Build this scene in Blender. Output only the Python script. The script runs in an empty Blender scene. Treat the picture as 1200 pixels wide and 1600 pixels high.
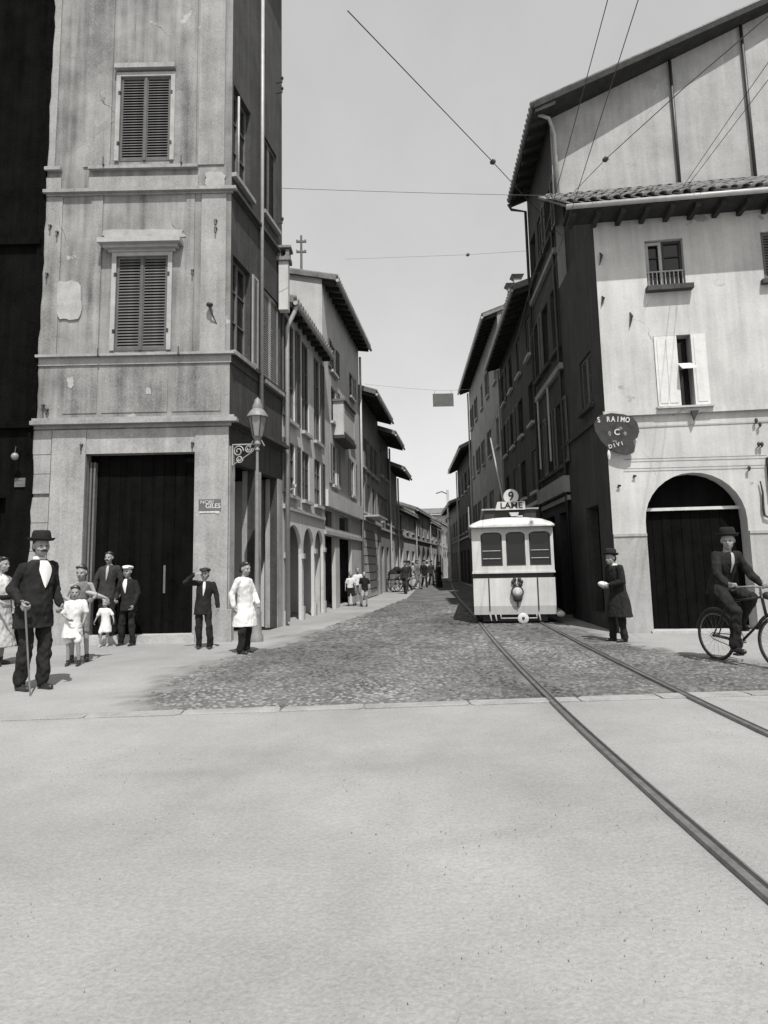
import bpy, bmesh, math, random
from mathutils import Vector, Matrix, noise as mnoise
R = math.radians
random.seed(7)
SC = bpy.context.scene
COL = SC.collection

# ------------------------------------------------------------------ camera
FPX, TH, RHO, EYE = 1000.0, math.atan(0.125), R(1.2), 1.4
CX, CY = 600.0, 759.0
_r0, _u0 = Vector((1, 0, 0)), Vector((0, -math.sin(TH), math.cos(TH)))
C_F = Vector((0, math.cos(TH), math.sin(TH)))
C_R = _r0 * math.cos(RHO) - _u0 * math.sin(RHO)
C_U = _u0 * math.cos(RHO) + _r0 * math.sin(RHO)
C_O = Vector((0, 0, EYE))
cam_d = bpy.data.cameras.new('camera')
cam = bpy.data.objects.new('camera', cam_d); COL.objects.link(cam)
cam_d.sensor_fit = 'VERTICAL'; cam_d.sensor_height = 32.0; cam_d.lens = FPX / 1600 * 32
cam_d.shift_y = -(800 - CY) / 1600
cam_d.clip_start = 0.05; cam_d.clip_end = 2000
m = Matrix((C_R, C_U, -C_F)).transposed().to_4x4(); m.translation = C_O
cam.matrix_world = m
SC.camera = cam

# ------------------------------------------------------------------ sky, sun, exposure
SUN_EL = R(60); SUN_DIR = Vector((-0.24, 1.0)).normalized()      # direction in which the light travels over the ground
w = bpy.data.worlds.new('World'); SC.world = w; w.use_nodes = True
nt = w.node_tree; nt.nodes.clear()
sky = nt.nodes.new('ShaderNodeTexSky'); sky.sky_type = 'NISHITA'; sky.sun_disc = False
sky.sun_elevation = SUN_EL; sky.sun_rotation = math.atan2(-SUN_DIR.x, -SUN_DIR.y)
sky.air_density = 1.0; sky.dust_density = 1.0; sky.ozone_density = 1.0
bw = nt.nodes.new('ShaderNodeHueSaturation'); bw.inputs['Saturation'].default_value = 0.0   # black-and-white film
bg = nt.nodes.new('ShaderNodeBackground'); bg.inputs['Strength'].default_value = 0.15
ow = nt.nodes.new('ShaderNodeOutputWorld')
veil = nt.nodes.new('ShaderNodeMix'); veil.data_type = 'RGBA'; veil.inputs[0].default_value = 0.45      # thin even cloud veil over the whole sky
wn_ = nt.nodes.new('ShaderNodeTexNoise'); wn_.inputs['Scale'].default_value = 3.0; wn_.inputs['Detail'].default_value = 7; wn_.inputs['Roughness'].default_value = 0.6
wm_ = nt.nodes.new('ShaderNodeMapRange'); wm_.inputs[1].default_value = 0.3; wm_.inputs[2].default_value = 0.7; wm_.inputs[3].default_value = 3.9; wm_.inputs[4].default_value = 4.9
wc_ = nt.nodes.new('ShaderNodeTexCoord'); nt.links.new(wc_.outputs['Generated'], wn_.inputs['Vector']); nt.links.new(wn_.outputs[0], wm_.inputs[0]); nt.links.new(wm_.outputs[0], veil.inputs[7])
nt.links.new(sky.outputs[0], bw.inputs['Color']); nt.links.new(bw.outputs[0], veil.inputs[6]); nt.links.new(veil.outputs[2], bg.inputs['Color'])
nt.links.new(bg.outputs[0], ow.inputs['Surface'])
sl = bpy.data.lights.new('sun', 'SUN'); sl.energy = 4.6; sl.angle = R(0.53); sl.color = (1, 0.985, 0.96)
so = bpy.data.objects.new('sun', sl); COL.objects.link(so)
_l = Vector((SUN_DIR.x * math.cos(SUN_EL), SUN_DIR.y * math.cos(SUN_EL), -math.sin(SUN_EL)))
so.rotation_euler = _l.to_track_quat('-Z', 'Y').to_euler(); so.location = (0, 0, 40)
SC.view_settings.view_transform = 'Standard'; SC.view_settings.look = 'None'
SC.view_settings.exposure = 0.1; SC.view_settings.gamma = 1.0; SC.view_settings.use_curve_mapping = False
SC.cycles.max_bounces = 5; SC.cycles.diffuse_bounces = 1

# ------------------------------------------------------------------ measuring helpers (photograph pixel -> point in the place)
def ray(px, py):
    return C_F + C_R * ((px - CX) / FPX) + C_U * ((CY - py) / FPX)
def G(px, py, z=0.0):
    d = ray(px, py); return C_O + d * ((z - EYE) / d.z)
def atY(px, py, y):
    d = ray(px, py); return C_O + d * (y / d.y)

class Wall:
    """a vertical plane: base point, direction along it (s), outward normal"""
    def __init__(s, base, d, out):
        s.b = Vector((base[0], base[1])); s.d = Vector(d).normalized()
        n = Vector((s.d.y, -s.d.x))
        if n.dot(Vector(out)) < 0: n = -n
        s.n = n
    def sz(s, px, py, o=0.0):
        d = ray(px, py); b = s.b + s.n * o
        t = (b - Vector((C_O.x, C_O.y))).dot(s.n) / Vector((d.x, d.y)).dot(s.n)
        p = C_O + d * t
        return (Vector((p.x, p.y)) - b).dot(s.d), p.z
    def p(s, a, z, o=0.0):
        q = s.b + s.d * a + s.n * o; return Vector((q.x, q.y, z))

# ------------------------------------------------------------------ mesh helpers
class MB:
    def __init__(s): s.v = []; s.f = []; s.c = []
    def add(s, vs, fs):
        o = len(s.v); s.v += [tuple(x) for x in vs]; s.f += [tuple(i + o for i in f) for f in fs]; return s
    def hexa(s, p):                       # 8 points: bottom 4 round, top 4 round
        return s.add(p, [(3, 2, 1, 0), (4, 5, 6, 7), (0, 1, 5, 4), (1, 2, 6, 5), (2, 3, 7, 6), (3, 0, 4, 7)])
    def box(s, x0, x1, y0, y1, z0, z1):
        return s.hexa([(x0, y0, z0), (x1, y0, z0), (x1, y1, z0), (x0, y1, z0), (x0, y0, z1), (x1, y0, z1), (x1, y1, z1), (x0, y1, z1)])
    def wbox(s, W, s0, s1, z0, z1, o0, o1):
        return s.hexa([W.p(s0, z0, o1), W.p(s1, z0, o1), W.p(s1, z0, o0), W.p(s0, z0, o0), W.p(s0, z1, o1), W.p(s1, z1, o1), W.p(s1, z1, o0), W.p(s0, z1, o0)])
    def ring(s, c, ax, r, n, flat=1.0, ref=None):
        ax = Vector(ax).normalized(); ref = Vector(ref) if ref is not None else (Vector((0, 0, 1)) if abs(ax.z) < 0.9 else Vector((0, 1, 0)))
        e1 = ax.cross(ref).normalized(); e2 = e1.cross(ax)
        return [Vector(c) + e1 * (math.cos(2 * math.pi * i / n) * r) + e2 * (math.sin(2 * math.pi * i / n) * r * flat) for i in range(n)]
    def bridge(s, rings, cap=True):
        n = len(rings[0]); o = len(s.v)
        for r in rings: s.v += [tuple(x) for x in r]
        for k in range(len(rings) - 1):
            for i in range(n):
                j = (i + 1) % n
                s.f.append((o + k * n + i, o + k * n + j, o + (k + 1) * n + j, o + (k + 1) * n + i))
        if cap:
            s.f.append(tuple(o + i for i in reversed(range(n)))); s.f.append(tuple(o + (len(rings) - 1) * n + i for i in range(n)))
        return s
    def tube(s, a, b, ra, rb=None, n=8):
        rb = ra if rb is None else rb; ax = Vector(b) - Vector(a)
        return s.bridge([s.ring(a, ax, ra, n), s.ring(b, ax, rb, n)])
    def path(s, pts, r, n=6, closed=False):
        pts = [Vector(p) for p in pts]; L = len(pts); rings = []; ref = None
        for i, p in enumerate(pts):
            a = pts[(i - 1) % L] if (closed or i > 0) else p; b = pts[(i + 1) % L] if (closed or i < L - 1) else p
            ax = (b - a).normalized()
            if ref is None: ref = Vector((0, 0, 1)) if abs(ax.z) < 0.9 else Vector((0, 1, 0))
            e1 = ax.cross(ref).normalized(); ref = e1.cross(ax)
            rr = r[i] if isinstance(r, (list, tuple)) else r
            rings.append([p + e1 * (math.cos(2 * math.pi * k / n) * rr) + ref * (math.sin(2 * math.pi * k / n) * rr) for k in range(n)])
        if closed: rings.append(rings[0])
        return s.bridge(rings, cap=not closed)
    def capsule(s, a, b, ra, rb, n=12):
        a, b = Vector(a), Vector(b); ax = (b - a); L = ax.length or 1e-6; ax = ax / L
        rings = []
        for k in range(4): t = -math.pi / 2 + k * math.pi / 8 + 0.05; rings.append(s.ring(a + ax * (ra * math.sin(t)), ax, ra * math.cos(t), n))
        rings.append(s.ring(a, ax, ra, n)); rings.append(s.ring(b, ax, rb, n))
        for k in range(1, 5): t = k * math.pi / 8 - 0.05; rings.append(s.ring(b + ax * (rb * math.sin(t)), ax, rb * math.cos(t), n))
        return s.bridge(rings)
    def ell(s, c, r, rot=None, nu=14, nv=9):
        rings = []; rot = rot or Matrix.Identity(3)
        for k in range(nv + 1):
            t = -math.pi / 2 + math.pi * (k + 0.02 if k == 0 else k - 0.02 if k == nv else k) / nv
            rings.append([Vector(c) + rot @ Vector((r[0] * math.cos(t) * math.cos(2 * math.pi * i / nu), r[1] * math.cos(t) * math.sin(2 * math.pi * i / nu), r[2] * math.sin(t))) for i in range(nu)])
        return s.bridge(rings)
    def loft(s, secs, n=16):               # sections: (centre, rx, ry) or (centre, rx, ry, rot)
        rings = []
        for q in secs:
            c, rx, ry = q[:3]; rot = q[3] if len(q) > 3 else Matrix.Identity(3)
            rings.append([Vector(c) + rot @ Vector((rx * math.cos(2 * math.pi * i / n), ry * math.sin(2 * math.pi * i / n), 0)) for i in range(n)])
        return s.bridge(rings)
    def lathe(s, prof, c=(0, 0, 0), n=20, M=None):
        M = M or Matrix.Identity(3); rings = []
        for r, z in prof: rings.append([Vector(c) + M @ Vector((max(r, 1e-4) * math.cos(2 * math.pi * i / n), max(r, 1e-4) * math.sin(2 * math.pi * i / n), z)) for i in range(n)])
        return s.bridge(rings)
    def prism(s, pts, d):                  # polygon (3-D points, in order) pushed along d
        n = len(pts); d = Vector(d); a = [Vector(p) for p in pts]; b = [p + d for p in a]
        return s.add(a + b, [tuple(reversed(range(n))), tuple(range(n, 2 * n))] + [(i, (i + 1) % n, n + (i + 1) % n, n + i) for i in range(n)])

def mesh_of(mb, name, smooth=False):
    me = bpy.data.meshes.new(name); me.from_pydata([tuple(v) for v in mb.v], [], mb.f); me.validate()
    bm = bmesh.new(); bm.from_mesh(me); bmesh.ops.recalc_face_normals(bm, faces=bm.faces[:]); bm.to_mesh(me); bm.free()
    if smooth:
        me.polygons.foreach_set('use_smooth', [True] * len(me.polygons))
        if smooth == 'auto': me.set_sharp_from_angle(angle=R(40))
    return me
def link(name, me, mat, parent=None):
    o = bpy.data.objects.new(name, me); COL.objects.link(o)
    if mat and not me.materials: me.materials.append(mat)
    if parent is not None:
        o.parent = parent
        o.matrix_parent_inverse = WINV.get(parent.name, Matrix.Identity(4))
    return o
WINV = {}
def mk(name, mb, mat, parent=None, smooth=False): return link(name, mesh_of(mb, name, smooth), mat, parent)
def tag(o, label, cat, group=None):
    o['label'] = label; o['category'] = cat
    if group: o['group'] = group
    return o
def thing(name, label, cat, loc=(0, 0, 0), group=None):
    """an Empty at the thing's base; children are given in place coordinates"""
    o = bpy.data.objects.new(name, None); COL.objects.link(o); o.location = loc; o.empty_display_size = 0.2
    WINV[o.name] = Matrix.Translation(-Vector(loc)); return tag(o, label, cat, group)
def struct(name, mb, mat, kind='structure', smooth=False):
    o = mk(name, mb, mat, None, smooth); o['kind'] = kind; return o

# ------------------------------------------------------------------ materials: all greys, the place as black-and-white film saw it
def mat_new(name):
    m = bpy.data.materials.new(name); m.use_nodes = True; nt = m.node_tree
    return m, nt, nt.nodes['Principled BSDF']
def grey(v): return (v, v * 0.995, v * 0.97, 1)
def surf(name, lo, hi, scale=3.0, rough=0.85, bump=0.2, fine=40.0, fine_amt=0.35, streak=0.0, spec=0.3, peel=None, metal=0.0, bdist=0.01, detail=6, crack=None):
    m, nt, b = mat_new(name); N = nt.nodes.new; L = nt.links.new
    tc = N('ShaderNodeTexCoord')
    n1 = N('ShaderNodeTexNoise'); n1.inputs['Scale'].default_value = scale; n1.inputs['Detail'].default_value = detail; n1.inputs['Roughness'].default_value = 0.62
    L(tc.outputs['Object'], n1.inputs['Vector'])
    n2 = N('ShaderNodeTexNoise'); n2.inputs['Scale'].default_value = fine; n2.inputs['Detail'].default_value = 3
    L(tc.outputs['Object'], n2.inputs['Vector'])
    mx = N('ShaderNodeMix'); mx.data_type = 'FLOAT'; mx.inputs[0].default_value = fine_amt
    L(n1.outputs[0], mx.inputs[2]); L(n2.outputs[0], mx.inputs[3]); fac = mx.outputs[0]
    if streak:
        mp = N('ShaderNodeMapping'); mp.inputs['Scale'].default_value = (7, 7, 0.45); L(tc.outputs['Object'], mp.inputs['Vector'])
        n3 = N('ShaderNodeTexNoise'); n3.inputs['Scale'].default_value = 1.0; n3.inputs['Detail'].default_value = 5; L(mp.outputs[0], n3.inputs['Vector'])
        m3 = N('ShaderNodeMix'); m3.data_type = 'FLOAT'; m3.inputs[0].default_value = streak
        L(fac, m3.inputs[2]); L(n3.outputs[0], m3.inputs[3]); fac = m3.outputs[0]
    cr = N('ShaderNodeValToRGB'); cr.color_ramp.elements[0].position = 0.36; cr.color_ramp.elements[1].position = 0.64
    cr.color_ramp.elements[0].color = grey(lo); cr.color_ramp.elements[1].color = grey(hi); L(fac, cr.inputs[0]); col = cr.outputs[0]
    if peel:                                    # patches where the render has come away
        n4 = N('ShaderNodeTexNoise'); n4.inputs['Scale'].default_value = peel[0]; n4.inputs['Detail'].default_value = 8; n4.inputs['Roughness'].default_value = 0.6
        mp4 = N('ShaderNodeMapping'); mp4.inputs['Location'].default_value = (3.1, 7.7, 1.3); L(tc.outputs['Object'], mp4.inputs['Vector']); L(mp4.outputs[0], n4.inputs['Vector'])
        c4 = N('ShaderNodeValToRGB'); c4.color_ramp.elements[0].position = peel[1]; c4.color_ramp.elements[1].position = peel[1] + (0.02 if peel[2] > 0.25 else 0.10); L(n4.outputs[0], c4.inputs[0])
        m4 = N('ShaderNodeMix'); m4.data_type = 'RGBA'; L(c4.outputs[0], m4.inputs[0]); L(col, m4.inputs[6]); m4.inputs[7].default_value = grey(peel[2]); col = m4.outputs[2]
    if crack:                                   # hairline cracks here and there
        nd_ = N('ShaderNodeTexNoise'); nd_.inputs['Scale'].default_value = 2.2; nd_.inputs['Detail'].default_value = 5; L(tc.outputs['Object'], nd_.inputs['Vector'])
        va = N('ShaderNodeVectorMath'); va.operation = 'MULTIPLY_ADD'; va.inputs[1].default_value = (0.5, 0.5, 0.5); L(nd_.outputs['Color'], va.inputs[0]); L(tc.outputs['Object'], va.inputs[2])
        vo = N('ShaderNodeTexVoronoi'); vo.feature = 'DISTANCE_TO_EDGE'; vo.inputs['Scale'].default_value = crack[0]; L(va.outputs[0], vo.inputs['Vector'])
        c5 = N('ShaderNodeValToRGB'); c5.color_ramp.elements[0].position = 0.0; c5.color_ramp.elements[1].position = 0.006; c5.color_ramp.elements[0].color = (1, 1, 1, 1); c5.color_ramp.elements[1].color = (0, 0, 0, 1); L(vo.outputs['Distance'], c5.inputs[0])
        c6 = N('ShaderNodeValToRGB'); c6.color_ramp.elements[0].position = 0.56; c6.color_ramp.elements[1].position = 0.62; L(n1.outputs[0], c6.inputs[0])
        mm = N('ShaderNodeMath'); mm.operation = 'MULTIPLY'; L(c5.outputs[0], mm.inputs[0]); L(c6.outputs[0], mm.inputs[1])
        m5 = N('ShaderNodeMix'); m5.data_type = 'RGBA'; L(mm.outputs[0], m5.inputs[0]); L(col, m5.inputs[6]); m5.inputs[7].default_value = grey(crack[1]); col = m5.outputs[2]
    L(col, b.inputs['Base Color'])
    b.inputs['Roughness'].default_value = rough; b.inputs['Specular IOR Level'].default_value = spec; b.inputs['Metallic'].default_value = metal
    if bump:
        bp = N('ShaderNodeBump'); bp.inputs['Strength'].default_value = bump; bp.inputs['Distance'].default_value = bdist
        L(fac, bp.inputs['Height']); L(bp.outputs[0], b.inputs['Normal'])
    return m
MAT = {}
MAT['plaster_left'] = surf('plaster_left', 0.08, 0.36, 1.1, bump=0.4, fine=48, fine_amt=0.40, streak=0.30, peel=(0.9, 0.66, 0.40), crack=(0.55, 0.05))
MAT['plaster_left_light'] = surf('plaster_left_light', 0.19, 0.38, 1.8, bump=0.3, fine=30, fine_amt=0.42, streak=0.25)
MAT['plaster_bare'] = surf('plaster_bare', 0.28, 0.42, 3.0, bump=0.25, fine=40)
MAT['stone_left'] = surf('stone_left', 0.20, 0.42, 2.2, bump=0.35, fine=26, fine_amt=0.4, streak=0.3, peel=(1.7, 0.64, 0.20))
MAT['plaster_side_shade'] = surf('plaster_side_shade', 0.03, 0.085, 1.6, bump=0.35, fine=24, fine_amt=0.4, streak=0.3)  # street side of the corner house, shade darkened into the plaster
MAT['plaster_shade_black'] = surf('plaster_shade_black', 0.003, 0.010, 2.5, bump=0.3, fine=30, fine_amt=0.5, streak=0.3, rough=0.95, spec=0.0)  # left neighbour only: its shade painted in as near-black plaster
MAT['plaster_white'] = surf('plaster_white', 0.36, 0.57, 0.9, bump=0.3, fine=30, fine_amt=0.3, streak=0.35, peel=(1.4, 0.68, 0.30), crack=(0.5, 0.22))
MAT['plaster_white_up'] = surf('plaster_white_up', 0.25, 0.42, 1.1, bump=0.25, fine=24, fine_amt=0.35, streak=0.30, peel=(0.7, 0.62, 0.30), crack=(0.6, 0.18))
MAT['plaster_shade'] = surf('plaster_shade', 0.022, 0.062, 1.3, bump=0.3, fine=22, fine_amt=0.4, streak=0.35)  # right-hand street walls, their shade put into the plaster colour
MAT['plaster_pale'] = surf('plaster_pale', 0.40, 0.58, 1.3, bump=0.25, fine=22, fine_amt=0.35, streak=0.3)
MAT['plaster_lime'] = surf('plaster_lime', 0.48, 0.68, 1.3, bump=0.25, fine=22, fine_amt=0.35, streak=0.35)
MAT['plaster_mid'] = surf('plaster_mid', 0.18, 0.34, 1.3, bump=0.3, fine=22, fine_amt=0.4, streak=0.3)
MAT['stone_pale'] = surf('stone_pale', 0.34, 0.50, 3.0, bump=0.35, fine=28, fine_amt=0.4)
MAT['wood_black'] = surf('wood_black', 0.002, 0.008, 4.0, bump=0.3, fine=30, fine_amt=0.4, streak=0.4, rough=0.85, spec=0.04)
MAT['wood_dark'] = surf('wood_dark', 0.03, 0.07, 5.0, bump=0.25, fine=40, streak=0.4, rough=0.7)
MAT['wood_mid'] = surf('wood_mid', 0.10, 0.18, 5.0, bump=0.2, fine=40, streak=0.4, rough=0.7)
MAT['shutter'] = surf('shutter', 0.075, 0.13, 6.0, bump=0.15, fine=40, streak=0.3, rough=0.65)
MAT['shutter_pale'] = surf('shutter_pale', 0.26, 0.38, 6.0, bump=0.15, fine=40, streak=0.3, rough=0.65)
MAT['shutter_white'] = surf('shutter_white', 0.52, 0.68, 6.0, bump=0.15, fine=40, streak=0.3, rough=0.6)
MAT['iron'] = surf('iron', 0.015, 0.035, 12.0, bump=0.1, rough=0.5, spec=0.5)
MAT['iron_pale'] = surf('iron_pale', 0.30, 0.42, 12.0, bump=0.1, rough=0.5, spec=0.4)
MAT['zinc'] = surf('zinc', 0.32, 0.46, 8.0, bump=0.1, rough=0.45, spec=0.5, streak=0.3)
MAT['tile'] = surf('tile', 0.10, 0.26, 2.4, bump=0.4, fine=26, fine_amt=0.45)
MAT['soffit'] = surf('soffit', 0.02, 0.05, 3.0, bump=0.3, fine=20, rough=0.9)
MAT['interior'] = surf('interior', 0.006, 0.016, 1.5, bump=0.2, rough=0.95, spec=0.1)  # portico depths, shade painted in as a near-black colour
MAT['tram_white'] = surf('tram_white', 0.46, 0.66, 2.0, bump=0.06, fine=36, fine_amt=0.3, rough=0.45, spec=0.4, streak=0.4, crack=(1.2, 0.25))
MAT['tram_grey'] = surf('tram_grey', 0.34, 0.44, 5.0, bump=0.06, rough=0.5, spec=0.4, streak=0.3)
MAT['tram_dark'] = surf('tram_dark', 0.02, 0.04, 5.0, bump=0.08, rough=0.55, spec=0.4)
MAT['steel'] = surf('steel', 0.10, 0.18, 9.0, bump=0.1, rough=0.4, metal=0.2, spec=0.5)
MAT['ink'] = surf('ink', 0.012, 0.02, 10.0, bump=0.0, rough=0.6)
MAT['sign_dark'] = surf('sign_dark', 0.02, 0.05, 9.0, bump=0.1, rough=0.6)
MAT['sign_grey'] = surf('sign_grey', 0.10, 0.15, 6.0, bump=0.1, rough=0.6)
MAT['paint_pale'] = surf('paint_pale', 0.42, 0.66, 22.0, bump=0.05, rough=0.6)
MAT['skin'] = surf('skin', 0.22, 0.31, 8.0, bump=0.04, rough=0.55, spec=0.35)
MAT['hair'] = surf('hair', 0.012, 0.03, 30.0, bump=0.4, fine=90, rough=0.6)
MAT['eye'] = surf('eye', 0.01, 0.02, 10.0, bump=0, rough=0.25)
MAT['cloth_black'] = surf('cloth_black', 0.012, 0.028, 7.0, bump=0.35, fine=120, rough=0.95, spec=0.15, bdist=0.006)
MAT['cloth_dark'] = surf('cloth_dark', 0.028, 0.052, 7.0, bump=0.35, fine=120, rough=0.95, spec=0.15, bdist=0.006)
MAT['cloth_mid'] = surf('cloth_mid', 0.12, 0.20, 7.0, bump=0.35, fine=120, rough=0.95, spec=0.15, bdist=0.006)
MAT['cloth_pale'] = surf('cloth_pale', 0.34, 0.44, 7.0, bump=0.35, fine=120, rough=0.95, spec=0.15, bdist=0.006)
MAT['cloth_white'] = surf('cloth_white', 0.60, 0.72, 7.0, bump=0.35, fine=120, rough=0.95, spec=0.15, bdist=0.006)
MAT['leather'] = surf('leather', 0.015, 0.03, 14.0, bump=0.15, rough=0.4, spec=0.5)
MAT['rubber'] = surf('rubber', 0.02, 0.035, 20.0, bump=0.1, rough=0.8)
MAT['ground'] = surf('ground', 0.22, 0.35, 0.45, bump=0.5, fine=60, fine_amt=0.38, rough=0.95, spec=0.15, bdist=0.012, detail=8)
MAT['mortar'] = surf('mortar', 0.07, 0.20, 0.9, bump=0.6, fine=18, fine_amt=0.45, rough=0.95, spec=0.15, bdist=0.02, detail=8)

MAT['granite'] = surf('granite', 0.20, 0.34, 3.0, bump=0.4, fine=70, fine_amt=0.5, rough=0.85)
def mat_glass(name, base=0.014, rough=0.08):
    m, nt, b = mat_new(name)
    n = nt.nodes.new('ShaderNodeTexNoise'); n.inputs['Scale'].default_value = 3; tc = nt.nodes.new('ShaderNodeTexCoord'); nt.links.new(tc.outputs['Object'], n.inputs['Vector'])
    bp = nt.nodes.new('ShaderNodeBump'); bp.inputs['Strength'].default_value = 0.06; nt.links.new(n.outputs[0], bp.inputs['Height']); nt.links.new(bp.outputs[0], b.inputs['Normal'])
    b.inputs['Base Color'].default_value = grey(base); b.inputs['Roughness'].default_value = rough; b.inputs['Specular IOR Level'].default_value = 0.5
    return m
MAT['glass'] = mat_glass('glass')
MAT['lamp_glass'] = mat_glass('lamp_glass', 0.24, 0.2)
MAT['lamp_paint'] = surf('lamp_paint', 0.15, 0.26, 8.0, bump=0.1, rough=0.5, spec=0.4, streak=0.3)
def mat_attr(name, rough=0.9, bump=0.3, fine=30):
    """colour of each piece comes from its own attribute, with grain over it"""
    m, nt, b = mat_new(name); N = nt.nodes.new; L = nt.links.new
    at = N('ShaderNodeAttribute'); at.attribute_name = 'tone'
    tc = N('ShaderNodeTexCoord'); n = N('ShaderNodeTexNoise'); n.inputs['Scale'].default_value = fine; n.inputs['Detail'].default_value = 4; L(tc.outputs['Object'], n.inputs['Vector'])
    mr = N('ShaderNodeMapRange'); mr.inputs[3].default_value = 0.65; mr.inputs[4].default_value = 1.35; L(n.outputs[0], mr.inputs[0])
    mx = N('ShaderNodeMix'); mx.data_type = 'RGBA'; mx.blend_type = 'MULTIPLY'; mx.inputs[0].default_value = 1.0
    L(at.outputs['Color'], mx.inputs[6]); L(mr.outputs[0], mx.inputs[7]); L(mx.outputs[2], b.inputs['Base Color'])
    b.inputs['Roughness'].default_value = rough; b.inputs['Specular IOR Level'].default_value = 0.25
    bp = N('ShaderNodeBump'); bp.inputs['Strength'].default_value = bump; bp.inputs['Distance'].default_value = 0.006; L(n.outputs[0], bp.inputs['Height']); L(bp.outputs[0], b.inputs['Normal'])
    return m
MAT['cobble'] = mat_attr('cobble', 0.8, 0.4, 45)
MAT['pebble'] = mat_attr('pebble', 0.9, 0.2, 60)
def set_tone(me, tones):
    at = me.attributes.new('tone', 'FLOAT_COLOR', 'POINT')
    buf = []
    for t in tones: buf += [t, t * 0.995, t * 0.97, 1.0]
    at.data.foreach_set('color', buf)

# ================================================================== GROUND
def lerp(a, b, t): return a + (b - a) * t
gm = MB()
gx = [-400, -60, -20] + [-10 + i for i in range(0, 31)] + [40, 80, 400]
gy = [-60, -20, -6] + [i for i in range(0, 40, 2)] + [45, 60, 90, 140, 600]
for y in gy:
    for x in gx: gm.v.append((x, y, 0.0))
nx = len(gx)
for j in range(len(gy) - 1):
    for i in range(nx - 1): gm.f.append((j * nx + i, j * nx + i + 1, (j + 1) * nx + i + 1, (j + 1) * nx + i))
ground = struct('ground', gm, MAT['ground'], smooth=True)

E0, E1 = G(0, 1121), G(1200, 1081); ED = Vector((E1.x - E0.x, E1.y - E0.y)).normalized(); EN = Vector((ED.y, -ED.x))   # edging line on the near side
# cobbled carriageway: outline measured on the ground
LC = G(355, 1003)                                      # corner of the left-hand house
LS = Wall(LC, (0.184, 1), (1, 0)); LF = Wall(LC, (1, 0), (0, -1))
sEnd = LS.sz(441, 800)[0]
LROW = Wall(LS.p(sEnd, 0), (0.135, 1), (1, 0))         # left row of houses, street face
RC = G(968, 990)                                       # corner of the right-hand house
RROW = Wall(RC, (0.053, 1), (-1, 0))
poly_px = [(170, 1140), (225, 1085), (275, 1052), (345, 1030), (425, 1010), (520, 977), (590, 953), (640, 932)]
outline = [G(*p) for p in poly_px]
outline += [Vector((1.9, 40, 0)), Vector((4.0, 58, 0)), Vector((6.2, 58, 0)), RROW.p(30, 0, 0.6), RROW.p(0.4, 0, 0.55)]
outline += [G(*p) for p in [(1010, 1012), (1100, 1028), (1215, 1036), (1300, 1120), (1000, 1150), (600, 1160), (250, 1160)]]
def inside(x, y, P=outline):
    c = False; n = len(P); j = n - 1
    for i in range(n):
        if (P[i].y > y) != (P[j].y > y) and x < (P[j].x - P[i].x) * (y - P[i].y) / (P[j].y - P[i].y) + P[i].x: c = not c
        j = i
    return c
OFF = [(0, 0)] + [(0.5 * math.cos(k), 0.38 * math.sin(k)) for k in range(0, 6)] + [(0.22 * math.cos(k + .5), 0.18 * math.sin(k + .5)) for k in range(0, 6, 2)]
def road_mask(x, y):
    if y > 15: m_ = 1.0 if inside(x, y) else 0.0
    else: m_ = sum(inside(x + a, y + b) for a, b in OFF) / len(OFF)
    return m_ + (0.45 * mnoise.noise(Vector((x * 1.3, y * 1.3, 5))) + 0.35 * mnoise.noise(Vector((x * 4.5, y * 4.5, 1)))) * (1 if 0.02 < m_ < 0.98 else 0)
sm = MB(); tones = []; gx_ = []; gy_ = []
xx_ = -8.0
while xx_ < 9: gx_.append(xx_); xx_ += 0.13
RUTS = [[(-1.6, 0.5), (-1.5, 3.0), (-1.0, 5.0), (0.2, 7.5), (1.0, 10)], [(-0.2, 0.5), (-0.15, 3.0), (0.3, 5.0), (1.3, 7.5), (2.0, 10)], [(-6, 5.2), (-3, 4.6), (0, 4.7), (3, 5.4), (6, 6.2)], [(-6, 3.9), (-3, 3.3), (0, 3.4), (3, 4.1), (6, 5.0)]]
def rut(x, y):
    best = 9
    for P in RUTS:
        for (x0, y0), (x1, y1) in zip(P, P[1:]):
            dx_, dy_ = x1 - x0, y1 - y0; t = max(0, min(1, ((x - x0) * dx_ + (y - y0) * dy_) / (dx_ * dx_ + dy_ * dy_))); best = min(best, math.hypot(x - x0 - dx_ * t, y - y0 - dy_ * t))
    return best
yy_ = 0.6
while yy_ < 64: gy_.append(yy_); yy_ += 0.09 if yy_ < 6 else 0.13 if yy_ < 12 else 0.3 if yy_ < 22 else 1.5
idx = {}
for j, yv in enumerate(gy_):
    for i, xv in enumerate(gx_):
        mk_ = max(0, min(1, (road_mask(xv, yv) - 0.25) * 1.8)) if yv > 4.5 and Vector((xv - E0.x, yv - E0.y)).dot(EN) < 0.1 else 0.0
        if yv < 15:
            st2 = 0.13 * max(0, mnoise.noise(Vector((xv * 0.5, yv * 0.7, 9))) + 0.5 * mnoise.noise(Vector((xv * 1.9, yv * 2.2, 4))))
            rt_ = rut(xv, yv); rt_ = 0.13 * max(0, 1 - (rt_ / 0.11) ** 2) * (0.6 + 0.8 * mnoise.noise(Vector((xv * 1.1, yv * 1.1, 7)))) if yv < 8.5 else 0
            mk_ = min(1, max(mk_, st2 + max(0, rt_)))
        edge = i in (0, len(gx_) - 1) or j in (0, len(gy_) - 1) or (yv > 15 and mk_ <= 0)
        idx[(i, j)] = len(sm.v); sm.v.append((xv, yv, -0.006 if edge else 0.006 - 0.8 * (0 if yv > 8.5 else max(0, rt_)) * 0.03)); tones.append(mk_)
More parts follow.
